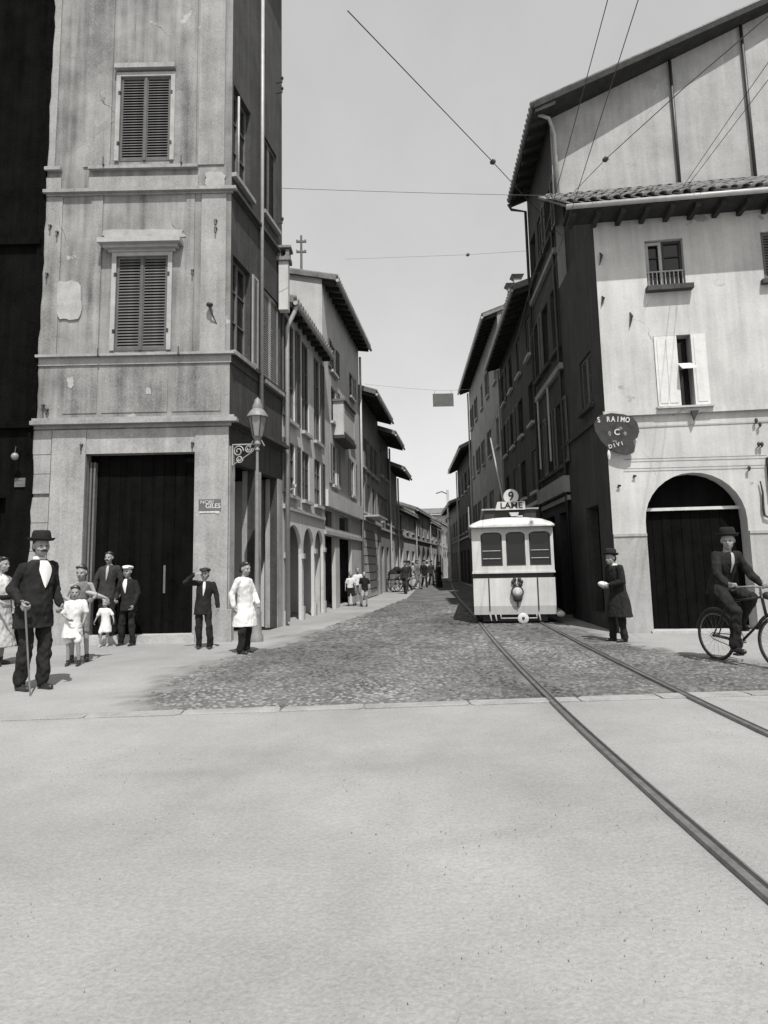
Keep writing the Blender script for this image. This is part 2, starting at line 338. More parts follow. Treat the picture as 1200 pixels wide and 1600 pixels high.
for j in range(len(gy_) - 1):
    for i in range(len(gx_) - 1):
        f_ = (idx[(i, j)], idx[(i + 1, j)], idx[(i + 1, j + 1)], idx[(i, j + 1)])
        if gy_[j] < 15 or max(tones[q_] for q_ in f_) > 0: sm.f.append(f_)
me = bpy.data.meshes.new('street'); me.from_pydata(sm.v, [], sm.f); at_ = me.attributes.new('wear', 'FLOAT', 'POINT'); at_.data.foreach_set('value', tones)
st_ob = link('street', me, None); st_ob['kind'] = 'structure'
def mat_street():
    m, nt, b = mat_new('street_dirt'); N = nt.nodes.new; L = nt.links.new
    at = N('ShaderNodeAttribute'); at.attribute_name = 'wear'; tc = N('ShaderNodeTexCoord')
    def nz(sc, det): n = N('ShaderNodeTexNoise'); n.inputs['Scale'].default_value = sc; n.inputs['Detail'].default_value = det; n.inputs['Roughness'].default_value = 0.65; L(tc.outputs['Object'], n.inputs['Vector']); return n.outputs[0]
    def ramp(src, p0, p1, c0, c1): r = N('ShaderNodeValToRGB'); r.color_ramp.elements[0].position = p0; r.color_ramp.elements[1].position = p1; r.color_ramp.elements[0].color = c0; r.color_ramp.elements[1].color = c1; L(src, r.inputs[0]); return r.outputs[0]
    big, mid, fin = nz(0.45, 8), nz(1.1, 8), nz(42, 4)
    mx = N('ShaderNodeMix'); mx.data_type = 'FLOAT'; mx.inputs[0].default_value = 0.42; L(mid, mx.inputs[2]); L(fin, mx.inputs[3])
    my = N('ShaderNodeMix'); my.data_type = 'FLOAT'; my.inputs[0].default_value = 0.38; L(big, my.inputs[2]); L(nz(60, 3), my.inputs[3])
    dark = ramp(mx.outputs[0], 0.36, 0.66, grey(0.045), grey(0.22)); pale = ramp(my.outputs[0], 0.36, 0.64, grey(0.22), grey(0.35))
    m2 = N('ShaderNodeMix'); m2.data_type = 'RGBA'; L(at.outputs['Fac'], m2.inputs[0]); L(pale, m2.inputs[6]); L(dark, m2.inputs[7]); L(m2.outputs[2], b.inputs['Base Color'])
    b.inputs['Roughness'].default_value = 0.95; b.inputs['Specular IOR Level'].default_value = 0.15
    bp = N('ShaderNodeBump'); bp.inputs['Strength'].default_value = 0.6; bp.inputs['Distance'].default_value = 0.014; L(fin, bp.inputs['Height']); L(bp.outputs[0], b.inputs['Normal']); return m
me.materials.append(mat_street())

# single cobbles: real stones set in the carriageway
_rl = [G(*p) for p in ((716, 935), (735, 957), (769, 1000), (800, 1035), (850, 1087))]
rail_pts_L = [(_rl[0].x, _rl[0].y)] + [(p.x, p.y) for p in _rl[1:]]
_d = (_rl[4].x - _rl[3].x) / (_rl[4].y - _rl[3].y)
rail_pts_L += [(_rl[4].x + _d * k_ + 0.006 * k_ * k_, _rl[4].y + k_) for k_ in (-1.6, -3.4, -5.2, -8.0)]
print('rails', rail_pts_L)
GAUGE = 1.40
rng = random.Random(3)
cm = MB(); tones = []
def rail_x(y):
    P = rail_pts_L
    for (x0, y0), (x1, y1) in zip(P, P[1:]):
        if y1 <= y <= y0: return lerp(x0, x1, (y - y0) / (y1 - y0))
    return 99
y = 4.0
row = 0
while y < 24:
    st = 0.068 if y < 11 else 0.12
    x = -9 + (st / 2 if row % 2 else 0)
    while x < 9:
        jx, jy = x + rng.uniform(-0.36, 0.36) * st, y + rng.uniform(-0.36, 0.36) * st
        # ragged edge towards the dusty ground
        if Vector((jx - E0.x, jy - E0.y)).dot(EN) < -0.03 and inside(jx, jy) and road_mask(jx, jy) > rng.uniform(0.45, 1.0):
            rx = rail_x(jy)
            if min(abs(jx - rx), abs(jx - rx - GAUGE)) > 0.10:
                a, b = st * rng.uniform(0.36, 0.66), st * rng.uniform(0.32, 0.52); h = rng.uniform(0.009, 0.017); th = rng.uniform(0, 6.3)
                big = mnoise.noise(Vector((jx * 0.55, jy * 0.22, 2))) + 0.5 * mnoise.noise(Vector((jx * 1.7, jy * 0.9, 8)))
                worn = 0.5 + 0.8 * big
                t = lerp(0.06, 0.19, max(0, min(1, worn))) * rng.uniform(0.5, 1.5)
                n = 6; o = len(cm.v); ct, sn = math.cos(th), math.sin(th)
                for rr, zz in ((1.0, 0.003), (0.7, h * 0.85)):
                    for i in range(n):
                        an = 6.2832 * i / n; u, v = a * rr * math.cos(an), b * rr * math.sin(an)
                        cm.v.append((jx + u * ct - v * sn, jy + u * sn + v * ct, zz)); tones.append(t)
                cm.v.append((jx, jy, h)); tones.append(t)
                for i in range(n):
                    j = (i + 1) % n
                    cm.f.append((o + i, o + j, o + n + j, o + n + i)); cm.f.append((o + n + i, o + n + j, o + 2 * n))
        x += st
    y += st * 0.9; row += 1
me = bpy.data.meshes.new('cobbles'); me.from_pydata(cm.v, [], cm.f); set_tone(me, tones)
me.polygons.foreach_set('use_smooth', [True] * len(me.polygons))
ob = link('cobbles', me, MAT['cobble']); ob['kind'] = 'stuff'; tag(ob, 'rounded river cobbles paving the street between the houses', 'cobbles')

# near side of the crossing: granite edging, stone by stone
def epos(u, v, z): p = Vector((E0.x, E0.y)) + ED * u + EN * v; return Vector((p.x, p.y, z))
edging = thing('edging', 'flush row of granite edging stones between cobbles and pale ground', 'edging', (0, E0.y, 0))
def flag(name, u0, u1, v0, v1, z, mat, r):
    j = lambda: r.uniform(-0.008, 0.008); g = 0.006; c = 0.008
    P = [(u0 + g + j(), v0 + g + j()), (u1 - g + j(), v0 + g + j()), (u1 - g + j(), v1 - g + j()), (u0 + g + j(), v1 - g + j())]
    cu, cv = (u0 + u1) / 2, (v0 + v1) / 2; q = MB(); rings = []; Q_ = []
    for k_ in range(4):                                   # worn, slightly chipped corners
        p_, a_, b_ = Vector(P[k_]), Vector(P[k_ - 1]), Vector(P[(k_ + 1) % 4]); ch_ = r.choice((0.012, 0.016, 0.02, 0.045))
        Q_ += [tuple(p_ + (a_ - p_).normalized() * ch_ * r.uniform(0.6, 1.4)), tuple(p_ + (b_ - p_).normalized() * ch_)]
        m_ = p_.lerp(b_, r.uniform(0.35, 0.65)) + Vector((r.uniform(-0.005, 0.005), r.uniform(-0.005, 0.005))); Q_.append(tuple(m_))
    P = Q_; tl0 = [r.uniform(-0.004, 0.004) for _ in range(4)]; tl_ = [tl0[k_ // 3] for k_ in range(12)]
    rings.append([epos(a_, b_, 0.002) for a_, b_ in P]); rings.append([epos(a_, b_, z - 0.004 + t_) for (a_, b_), t_ in zip(P, tl_)])
    rings.append([epos(a_ + (c if a_ < cu else -c), b_ + (c if b_ < cv else -c), z + t_) for (a_, b_), t_ in zip(P, tl_)]); q.bridge(rings)
    return mk(name, q, MAT[mat], edging)
r_f = random.Random(21); u = -3.0
while u < 11:
    L_ = r_f.uniform(0.8, 1.15); flag('edging_stone', u, u + L_, 0.0, 0.22, 0.020, 'granite', r_f); u += L_

# loose pebbles and grit in the pale foreground
pm = MB(); tones = []
for _ in range(20000):
    yy = 5.5 + 6.5 * rng.random(); xx = rng.uniform(-0.72, 0.72) * yy
    if mnoise.noise(Vector((xx * 0.8, yy * 0.8, 3))) < rng.uniform(-0.6, 0.35): continue
    if inside(xx, yy) or (Vector((xx - E0.x, yy - E0.y)).dot(EN) > -0.02): continue
    r = rng.choice((0.0012, 0.0016, 0.002, 0.002, 0.003)) * rng.uniform(0.7, 1.5); o = len(pm.v); t = rng.uniform(0.20, 0.36)
    a0 = rng.uniform(0, 6)
    for i in range(5): pm.v.append((xx + r * math.cos(a0 + i * 1.2566) * rng.uniform(0.7, 1.2), yy + r * math.sin(a0 + i * 1.2566) * rng.uniform(0.7, 1.2), 0.0005)); tones.append(t)
    pm.v.append((xx, yy, r * rng.uniform(0.5, 0.9))); tones.append(t)
    for i in range(5): pm.f.append((o + i, o + (i + 1) % 5, o + 5))
for _ in range(5200):
    yy = 1.3 + 5.6 * rng.random() ** 1.4; xx = rng.uniform(-0.72, 0.72) * yy
    if Vector((xx - E0.x, yy - E0.y)).dot(EN) < 0.05 or mnoise.noise(Vector((xx * 1.3, yy * 1.3, 12))) < rng.uniform(-0.2, 0.45): continue
    o = len(pm.v); t = rng.uniform(0.07, 0.34); z_ = 0.012
    if rng.random() < 0.12:                               # bits of straw
        a_ = rng.uniform(0, 6.3); l_ = rng.uniform(0.008, 0.028); dx_, dy_ = l_ * math.cos(a_), l_ * math.sin(a_); wx_, wy_ = -math.sin(a_) * 0.0009, math.cos(a_) * 0.0009
        pm.v += [(xx - dx_ + wx_, yy - dy_ + wy_, z_), (xx - dx_ - wx_, yy - dy_ - wy_, z_), (xx + dx_, yy + dy_, z_ + 0.004)]; tones += [t * 1.2] * 3; pm.f.append((o, o + 1, o + 2)); continue
    r = rng.choice((0.0012, 0.0016, 0.002, 0.003)) * rng.uniform(0.7, 1.5); a0 = rng.uniform(0, 6)
    for i in range(5): pm.v.append((xx + r * math.cos(a0 + i * 1.2566), yy + r * math.sin(a0 + i * 1.2566), z_ - 0.006)); tones.append(t)
    pm.v.append((xx, yy, z_ + r * 0.7)); tones.append(t)
    for i in range(5): pm.f.append((o + i, o + (i + 1) % 5, o + 5))
me = bpy.data.meshes.new('gravel'); me.from_pydata(pm.v, [], pm.f); set_tone(me, tones)
ob = link('gravel', me, MAT['pebble']); ob['kind'] = 'stuff'; tag(ob, 'fine grit and straw bits scattered over the pale open ground', 'gravel')

# tram rails: grooved steel set flush, each rail a thing of its own
def curve_pts(P, off):
    out = []
    Q = []
    for i in range(len(P) - 1):                      # Catmull-Rom
        p0, p1, p2, p3 = P[max(i - 1, 0)], P[i], P[i + 1], P[min(i + 2, len(P) - 1)]
        for k in range(6):
            t = k / 6
            Q.append(tuple(0.5 * ((2 * p1[a]) + (-p0[a] + p2[a]) * t + (2 * p0[a] - 5 * p1[a] + 4 * p2[a] - p3[a]) * t * t + (-p0[a] + 3 * p1[a] - 3 * p2[a] + p3[a]) * t ** 3) for a in (0, 1)))
    Q.append(P[-1])
    for i, q in enumerate(Q):
        a, b = Vector(Q[max(i - 1, 0)]), Vector(Q[min(i + 1, len(Q) - 1)]); d = (b - a).normalized(); n = Vector((-d.y, d.x))
        out.append((Vector(q) + n * off, n))
    return out
far = [(6.0, 64), (5.0, 50), (3.9, 38)]
for off, lab in ((0.0, 'left steel tram rail running from the tram to the foreground'), (GAUGE, 'right steel tram rail running from the tram to the foreground')):
    pts = curve_pts(far + rail_pts_L, off); rt = thing('tram_rail', lab, 'rail', (pts[-1][0].x, pts[-1][0].y, 0), 'tram rails')
    for nm, a, b, z, mt in (('rail_head', -0.020, 0.020, 0.034, 'steel'), ('guard_lip', 0.046, 0.056, 0.033, 'steel'), ('groove', 0.020, 0.046, 0.0315, 'iron')):
        q = MB(); o = 0
        for p, n in pts:
            for d, zz in ((a, 0.0), (a, z), (b, z), (b, 0.0)): q.v.append((p.x + n.x * d, p.y + n.y * d, zz))
        for i in range(len(pts) - 1):
            for k in range(3): q.f.append((4 * i + k, 4 * i + k + 1, 4 * i + k + 5, 4 * i + k + 4))
        mk(nm, q, MAT[mt], rt)

# ================================================================== HOUSES: helpers
def wall_holes(W, s0, s1, z0, z1, holes=(), depth=0.25, mb=None, top=None):
    """wall face with real openings; hole = (a, b, c, d[, 'arch'])"""
    mb = mb or MB()
    S = sorted({s0, s1} | {h[0] for h in holes} | {h[1] for h in holes}); Z = sorted({z0, z1} | {h[2] for h in holes} | {h[3] for h in holes})
    def q(a, b, c, d): mb.add([W.p(a, c), W.p(b, c), W.p(b, d), W.p(a, d)], [(0, 1, 2, 3)])
    for i in range(len(S) - 1):
        for j in range(len(Z) - 1):
            a, b, c, d = S[i], S[i + 1], Z[j], Z[j + 1]; mx, mz = (a + b) / 2, (c + d) / 2
            if mx < s0 or mx > s1 or mz < z0 or mz > z1: continue
            if any(h[0] < mx < h[1] and h[2] < mz < h[3] for h in holes): continue
            q(a, b, c, d)
    for h in holes:
        a, b, c, d = h[:4]; arch = len(h) > 4; D = -depth
        def rv(p, r): mb.add([W.p(p[0], p[1]), W.p(r[0], r[1]), W.p(r[0], r[1], D), W.p(p[0], p[1], D)], [(0, 1, 2, 3)])
        sp = d - (b - a) / 2 if arch else d
        rv((a, c), (a, sp)); rv((b, c), (b, sp))
        if c > z0 + 0.01: rv((a, c), (b, c))
        if arch:
            r = (b - a) / 2; n = 16; A = [((a + b) / 2 - r * math.cos(math.pi * i / n), sp + r * math.sin(math.pi * i / n)) for i in range(n + 1)]
            for i in range(n): rv(A[i], A[i + 1])
            for i in range(n):
                cx = a if i < n / 2 else b
                mb.add([W.p(*A[i]), W.p(*A[i + 1]), W.p(cx, d)], [(0, 1, 2)])
        else: rv((a, d), (b, d))
    return mb
def shell(mb, W, s0, s1, z0, zt, D, rise=0.0, ends=(True, True), ov=0.0, gap=0.12):
    """the other three sides of a house; gable ends when rise > 0"""
    zb = zt
    for sx, on in ((s0, ends[0]), (s1, ends[1])):
        if on: mb.add([W.p(sx, z0, 0), W.p(sx, z0, -D), W.p(sx, zb, -D), W.p(sx, zb + rise, -D / 2), W.p(sx, zb, 0)], [(0, 1, 2, 3, 4)])
    mb.add([W.p(s0, z0, -D), W.p(s1, z0, -D), W.p(s1, zb, -D), W.p(s0, zb, -D)], [(0, 1, 2, 3)])
    return mb
def gable_roof(parent, W, s0, s1, zt, D, rise, ov=0.6, mat='tile', end_ov=0.15, name='roof'):
    k = rise / (D / 2); t = 0.14
    prof = [(ov, zt - k * ov), (-D / 2, zt + rise), (-D - ov, zt - k * ov)]
    mb = MB()
    for pr in (prof[:2], prof[1:]):
        (o0, z0), (o1, z1) = pr
        mb.hexa([W.p(s0 - end_ov, z0, o0), W.p(s1 + end_ov, z0, o0), W.p(s1 + end_ov, z1, o1), W.p(s0 - end_ov, z1, o1),
                 W.p(s0 - end_ov, z0 + t, o0), W.p(s1 + end_ov, z0 + t, o0), W.p(s1 + end_ov, z1 + t, o1), W.p(s0 - end_ov, z1 + t, o1)])
    rf = mk(name, mb, MAT[mat], parent)
    mb = MB(); n = max(2, int((s1 - s0) / 0.5))                       # rafter tails and gutter under the eave
    for i in range(n + 1):
        s = lerp(s0 + 0.05, s1 - 0.05, i / n)
        mb.hexa([W.p(s - 0.05, zt - k * ov - 0.12, ov - 0.04), W.p(s + 0.05, zt - k * ov - 0.12, ov - 0.04), W.p(s + 0.05, zt - 0.17, 0.01), W.p(s - 0.05, zt - 0.17, 0.01),
                 W.p(s - 0.05, zt - k * ov - 0.005, ov - 0.04), W.p(s + 0.05, zt - k * ov - 0.005, ov - 0.04), W.p(s + 0.05, zt - 0.02, 0.01), W.p(s - 0.05, zt - 0.02, 0.01)])
    q = mk('rafters', mb, MAT['soffit'], rf); q['kind'] = 'stuff'
    g = MB(); g.path([W.p(s0 - end_ov, zt - k * ov - 0.02, ov + 0.05), W.p(s1 + end_ov, zt - k * ov - 0.02, ov + 0.05)], 0.06, 8); mk('gutter', g, MAT['zinc'], rf)
    c = MB()                                                          # rows of cover tiles as ribs on the street slope
    n = int((s1 - s0 + 2 * end_ov) / 0.24)
    for i in range(n + 1):
        s = lerp(s0 - end_ov + 0.08, s1 + end_ov - 0.08, i / n)
        c.tube(W.p(s, zt - k * ov + t, ov + 0.05), W.p(s, zt + rise + t, -D / 2), 0.075, 0.075, 7)
    q = mk('tile_courses', c, MAT[mat], rf, True); q['kind'] = 'stuff'
    return rf
def shutter_leaf(W, s0, s1, z0, z1, o, th=0.035, slats=True, fw=0.06):
    mb = MB()
    mb.wbox(W, s0, s0 + fw, z0, z1, o, o + th); mb.wbox(W, s1 - fw, s1, z0, z1, o, o + th)
    mb.wbox(W, s0 + fw, s1 - fw, z0, z0 + fw * 1.3, o, o + th); mb.wbox(W, s0 + fw, s1 - fw, z1 - fw, z1, o, o + th)
    return mb, (s0 + fw, s1 - fw, z0 + fw * 1.3, z1 - fw)
def louvres(mb, W, r, o, th, pitch=0.05):
    s0, s1, z0, z1 = r; n = max(3, int((z1 - z0) / pitch)); p = (z1 - z0) / n
    for i in range(n):
        z = z0 + i * p
        mb.hexa([W.p(s0, z, o + th), W.p(s1, z, o + th), W.p(s1, z + p * 0.75, o), W.p(s0, z + p * 0.75, o),
                 W.p(s0, z + 0.010, o + th), W.p(s1, z + 0.010, o + th), W.p(s1, z + p * 0.75 + 0.010, o), W.p(s0, z + p * 0.75 + 0.010, o)])
    return mb
def plain_window(parent, W, a, b, c, d, shut=None, mat='shutter', depth=0.18, sill='stone_pale', frame=0.05, fm='wood_mid'):
    """window set in an opening of the wall: frame > pane; sill; open or closed shutters"""
    f = MB(); o = -depth
    f.wbox(W, a, a + frame, c, d, o, o + 0.05); f.wbox(W, b - frame, b, c, d, o, o + 0.05); f.wbox(W, a + frame, b - frame, d - frame, d, o, o + 0.05); f.wbox(W, a + frame, b - frame, c, c + frame, o, o + 0.05)
    mid = (a + b) / 2; f.wbox(W, mid - 0.025, mid + 0.025, c + frame, d - frame, o, o + 0.055)
    for t in (0.36, 0.68): z = lerp(c, d, t); f.wbox(W, a + frame, b - frame, z - 0.012, z + 0.012, o, o + 0.045)
    wn = mk('window', f, MAT[fm], parent)
    g = MB(); g.wbox(W, a + frame * 0.5, b - frame * 0.5, c, d, o - 0.02, o + 0.012); mk('pane', g, MAT['glass'], wn)
    if sill:
        q = MB(); q.wbox(W, a - 0.08, b + 0.08, c - 0.09, c, 0.004, 0.11); mk('sill', q, MAT[sill], wn)
    if shut:
        hw = (b - a) / 2
        if shut == 'open': ls = [(a - hw - 0.02, a - 0.02, 0.02), (b + 0.02, b + hw + 0.02, 0.02)]
        elif shut == 'closed': ls = [(a + 0.01, mid - 0.005, -0.08), (mid + 0.005, b - 0.01, -0.08)]
        elif shut == 'far': ls = [(b + 0.02, b + hw + 0.02, 0.02)]
        for s0, s1, oo in ls:
            mb, r = shutter_leaf(W, s0, s1, c + 0.01, d - 0.01, oo)
            lf = mk('shutter', mb, MAT[mat], parent); mb = MB(); louvres(mb, W, r, oo + 0.004, 0.026, 0.055); q = mk('slats', mb, MAT[mat], lf); q['kind'] = 'stuff'
    return wn
def band(parent, W, s0, s1, z0, z1, out, mat, name='cornice'):
    mb = MB(); mb.wbox(W, s0, s1, z0, z1, 0.003, out); return mk(name, mb, MAT[mat], parent)
def planks(parent, W, a, b, c, d, o, mat, n=8, th=0.04, gap=0.008, name='plank'):
    r = random.Random(int(a * 100)); wd = (b - a) / n
    for i in range(n):
        mb = MB(); e = r.uniform(-0.006, 0.006)
        mb.wbox(W, a + i * wd + gap / 2, a + (i + 1) * wd - gap / 2, c, d, o, o + th + e); mk(name, mb, MAT[mat], parent)
def text_mesh(txt, size, ext=0.004, bold=0.0):
    cu = bpy.data.curves.new('lettering', 'FONT'); cu.body = txt; cu.size = size; cu.extrude = ext; cu.offset = bold; cu.align_x = 'CENTER'; cu.align_y = 'CENTER'; cu.resolution_u = 3
    o = bpy.data.objects.new('lettering', cu); COL.objects.link(o)
    dg = bpy.context.evaluated_depsgraph_get(); me = bpy.data.meshes.new_from_object(o.evaluated_get(dg)); bpy.data.objects.remove(o); bpy.data.curves.remove(cu)
    me.materials.clear(); return me
def lettering(txt, size, M, mat, parent, sx=1.0, bold=0.0, name='lettering'):
    me = text_mesh(txt, size, 0.004, bold); me.transform(M @ Matrix.Diagonal((sx, 1, 1, 1))); return link(name, me, MAT[mat], parent)
def wall_frame(W, s, z, o):           # matrix whose x runs along the wall as read from outside, y up, z out
    n3 = Vector((W.n.x, W.n.y, 0)); x3 = Vector((0, 0, 1)).cross(n3); M = Matrix((x3, Vector((0, 0, 1)), n3)).transposed().to_4x4(); M.translation = W.p(s, z, o); return M

# ================================================================== LEFT CORNER HOUSE
zf = lambda py, px=330: LF.sz(px, py)[1]
sf = lambda px, py=600: LF.sz(px, py)[0]
ZT = zf(-255, 340)                                   # top of the walls
sL = sf(52, 700)
hs = thing('corner_house', 'tall weathered plaster house on the left street corner with louvred shutters', 'house', tuple(LC))
dr = (sf(130, 850), sf(303, 850), 0.16, zf(708, 220))
w1 = (sf(188, 190), sf(267, 190), zf(252, 228), zf(121, 228)); w2 = (sf(181, 475), sf(262, 475), zf(548, 220), zf(401, 220))
DEP = 8.0
mb = wall_holes(LF, sL, 0, 0, ZT, [dr, w1, w2], 0.22)
mk('wall', mb, MAT['plaster_left'], hs)
# street side
zs = lambda py, px: LS.sz(px, py)[1]
oa = (LS.sz(364, 900)[0], LS.sz(398, 900)[0], 0.0, zs(728, 380)); obx = (LS.sz(407, 900)[0], LS.sz(433, 900)[0], 0.0, zs(728, 380))
sw = []
for (x0, x1, y0, y1) in ((363, 391, 412, 560), (411, 437, 462, 604), (362, 390, 150, 290), (410, 432, 225, 345)):
    xm = (x0 + x1) / 2; sw.append((LS.sz(x0, 500)[0], LS.sz(x1, 500)[0], LS.sz(xm, y1)[1], LS.sz(xm, y0)[1]))
zmid = (sw[0][2] + sw[1][2]) / 2; zup = (sw[0][3] + sw[1][3]) / 2
mb = wall_holes(LS, 0, sEnd, 0, ZT, [oa, obx] + [(a, b, max(c, 0), d) for a, b, c, d in sw], 0.18)
mb.add([LF.p(sL, 0, 0), LF.p(sL, 0, -DEP), LF.p(sL, ZT, -DEP), LF.p(sL, ZT, 0)], [(0, 1, 2, 3)])
mb.add([LS.p(sEnd, 0, 0), LS.p(sEnd, ZT, 0), LF.p(sL, ZT, -DEP), LF.p(sL, 0, -DEP)], [(0, 1, 2, 3)])
mk('street_wall', mb, MAT['plaster_side_shade'], hs)
for a_, b_ in ((oa[1], obx[0]), (obx[1], sEnd)):
    q = MB(); q.wbox(LS, a_ + 0.001, b_ - 0.003, 0, oa[3] - 0.002, -0.30, 0.012); mk('pier', q, MAT['stone_left'], hs)
band(hs, LS, oa[0], obx[1] + 0.3, 0, 0.001, -3, 'interior', 'portico_floor')
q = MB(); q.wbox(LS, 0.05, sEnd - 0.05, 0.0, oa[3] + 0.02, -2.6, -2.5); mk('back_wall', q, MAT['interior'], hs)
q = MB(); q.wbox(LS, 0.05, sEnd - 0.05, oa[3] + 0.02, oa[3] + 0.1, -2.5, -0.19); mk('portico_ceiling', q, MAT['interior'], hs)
def quad_slab(P, z0, z1):
    q = MB(); q.hexa([Vector((p.x, p.y, z0)) for p in P] + [Vector((p.x, p.y, z1)) for p in P]); return q
_P = [LF.p(sL - 0.1, 0, 0.32), LS.p(-0.32, 0, 0.5), LS.p(sEnd + 0.15, 0, 0.5), LF.p(sL - 0.1, 0, -DEP)]
rf = mk('roof', quad_slab(_P, ZT + 0.10, ZT + 0.26), MAT['tile'], hs); mk('soffit', quad_slab([p * 0.999 for p in _P], ZT + 0.001, ZT + 0.10), MAT['soffit'], rf)
q = MB(); q.wbox(LF, sL - 0.05, 0.06, ZT - 0.10, ZT + 0.02, 0.003, 0.10); q.wbox(LS, -0.06, sEnd + 0.05, ZT - 0.10, ZT + 0.02, 0.003, 0.10); mk('eave_moulding', q, MAT['plaster_side_shade'], hs)
# mouldings across the front
for y0, y1, out, mt in ((295, 300, 0.12, 'plaster_left_light'), (300, 303, 0.04, 'plaster_left_light'), (551, 555, 0.11, 'plaster_left_light'), (555, 567, 0.03, 'plaster_left_light'),
                        (650, 655, 0.12, 'plaster_left_light'), (655, 661, 0.19, 'plaster_left_light'), (661, 666, 0.05, 'plaster_left_light')):
    e = 0.11 if out > 0.1 else 0.0
    band(hs, LF, sL, out + 0.001, zf(y1), zf(y0) - 0.002, out, mt)
    band(hs, LS, 0.001, sEnd, zf(y1), zf(y0) - 0.002, out * 0.98, 'plaster_side_shade')
for x0, x1 in ((48, 97), (140, 310)):
    band(hs, LF, max(sL, sf(x0, 280)), sf(x1, 280), zf(264), zf(259), 0.10, 'plaster_left_light')
    band(hs, LF, max(sL, sf(x0, 280)), sf(x1, 280), zf(293), zf(274), 0.03, 'plaster_left_light', 'string_course')
# flat pilaster strips and panels
for x0, x1, y0, y1 in ((48, 97, -200, 258), (140, 180, -200, 258), (276, 310, -200, 258), (314, 353, -200, 258), (60, 94, 304, 550), (140, 158, 304, 550), (290, 303, 304, 550), (314, 353, 304, 550)):
    q = MB(); q.wbox(LF, max(sL, sf(x0, (y0 + y1) / 2)), min(sf(x1, (y0 + y1) / 2), -0.002), zf(y1), zf(y0), 0.003, 0.028); mk('pilaster', q, MAT['plaster_left_light' if x0 in (48, 314) else 'plaster_left'], hs)
for x0, x1 in ((100, 152), (160, 262), (270, 345)):
    q = MB(); q.wbox(LF, sf(x0, 600), sf(x1, 600), zf(642), zf(572), 0.003, 0.014); mk('panel', q, MAT['plaster_left'], hs)
# ground-floor stone: piers either side of the doorway, lintel
for a, b in ((sf(76, 850), dr[0] - 0.002), (dr[1] + 0.002, -0.002)):
    q = MB(); q.wbox(LF, a, b, 0, zf(668), 0.003, 0.045); mk('pier', q, MAT['stone_left'], hs)
q = MB(); q.wbox(LF, dr[0], dr[1], dr[3], zf(668), 0.003, 0.03); mk('lintel', q, MAT['stone_left'], hs)
ys = [668, 706, 736, 767, 772, 812, 856, 905, 955, 1006]
for a, b in zip(ys, ys[1:]):
    if b - a < 8: continue
    q = MB(); q.wbox(LF, sL, sf(74.5, 850), zf(b) + 0.012, zf(a), 0.003, 0.03 + random.uniform(0, 0.012)); mk('stone_block', q, MAT['plaster_left_light'], hs)
q = MB(); q.wbox(LS, 0.002, oa[0] - 0.01, 0, oa[3] + 0.3, 0.003, 0.03); mk('pier', q, MAT['stone_left'], hs)
q = MB(); q.wbox(LF, sf(330, 980), 0.10, 0, zf(952), 0.046, 0.10); mk('corner_stone', q, MAT['stone_left'], hs)
# doorway: step and big black boarded door
q = MB(); q.wbox(LF, dr[0] - 0.05, dr[1] + 0.05, 0, 0.165, -0.5, 0.07); mk('door_step', q, MAT['stone_pale'], hs)
d0 = MB(); d0.wbox(LF, dr[0], dr[1], dr[2], dr[3], -0.30, -0.24); door = mk('door', d0, MAT['wood_black'], hs)
planks(door, LF, dr[0] + 0.16, dr[1] - 0.02, dr[2] + 0.01, dr[3] - 0.02, -0.24, 'wood_black', 9, 0.02)
for a in (0.03, 0.10):
    q = MB(); q.wbox(LF, dr[0] + a, dr[0] + a + 0.035, dr[2], dr[3] - 0.15, -0.24, -0.12); mk('door_jamb', q, MAT['wood_mid'], door)
q = MB(); q.wbox(LF, dr[1] - 0.66, dr[1] - 0.62, 0.95, 1.5, -0.222, -0.20); mk('door_handle', q, MAT['steel'], door)
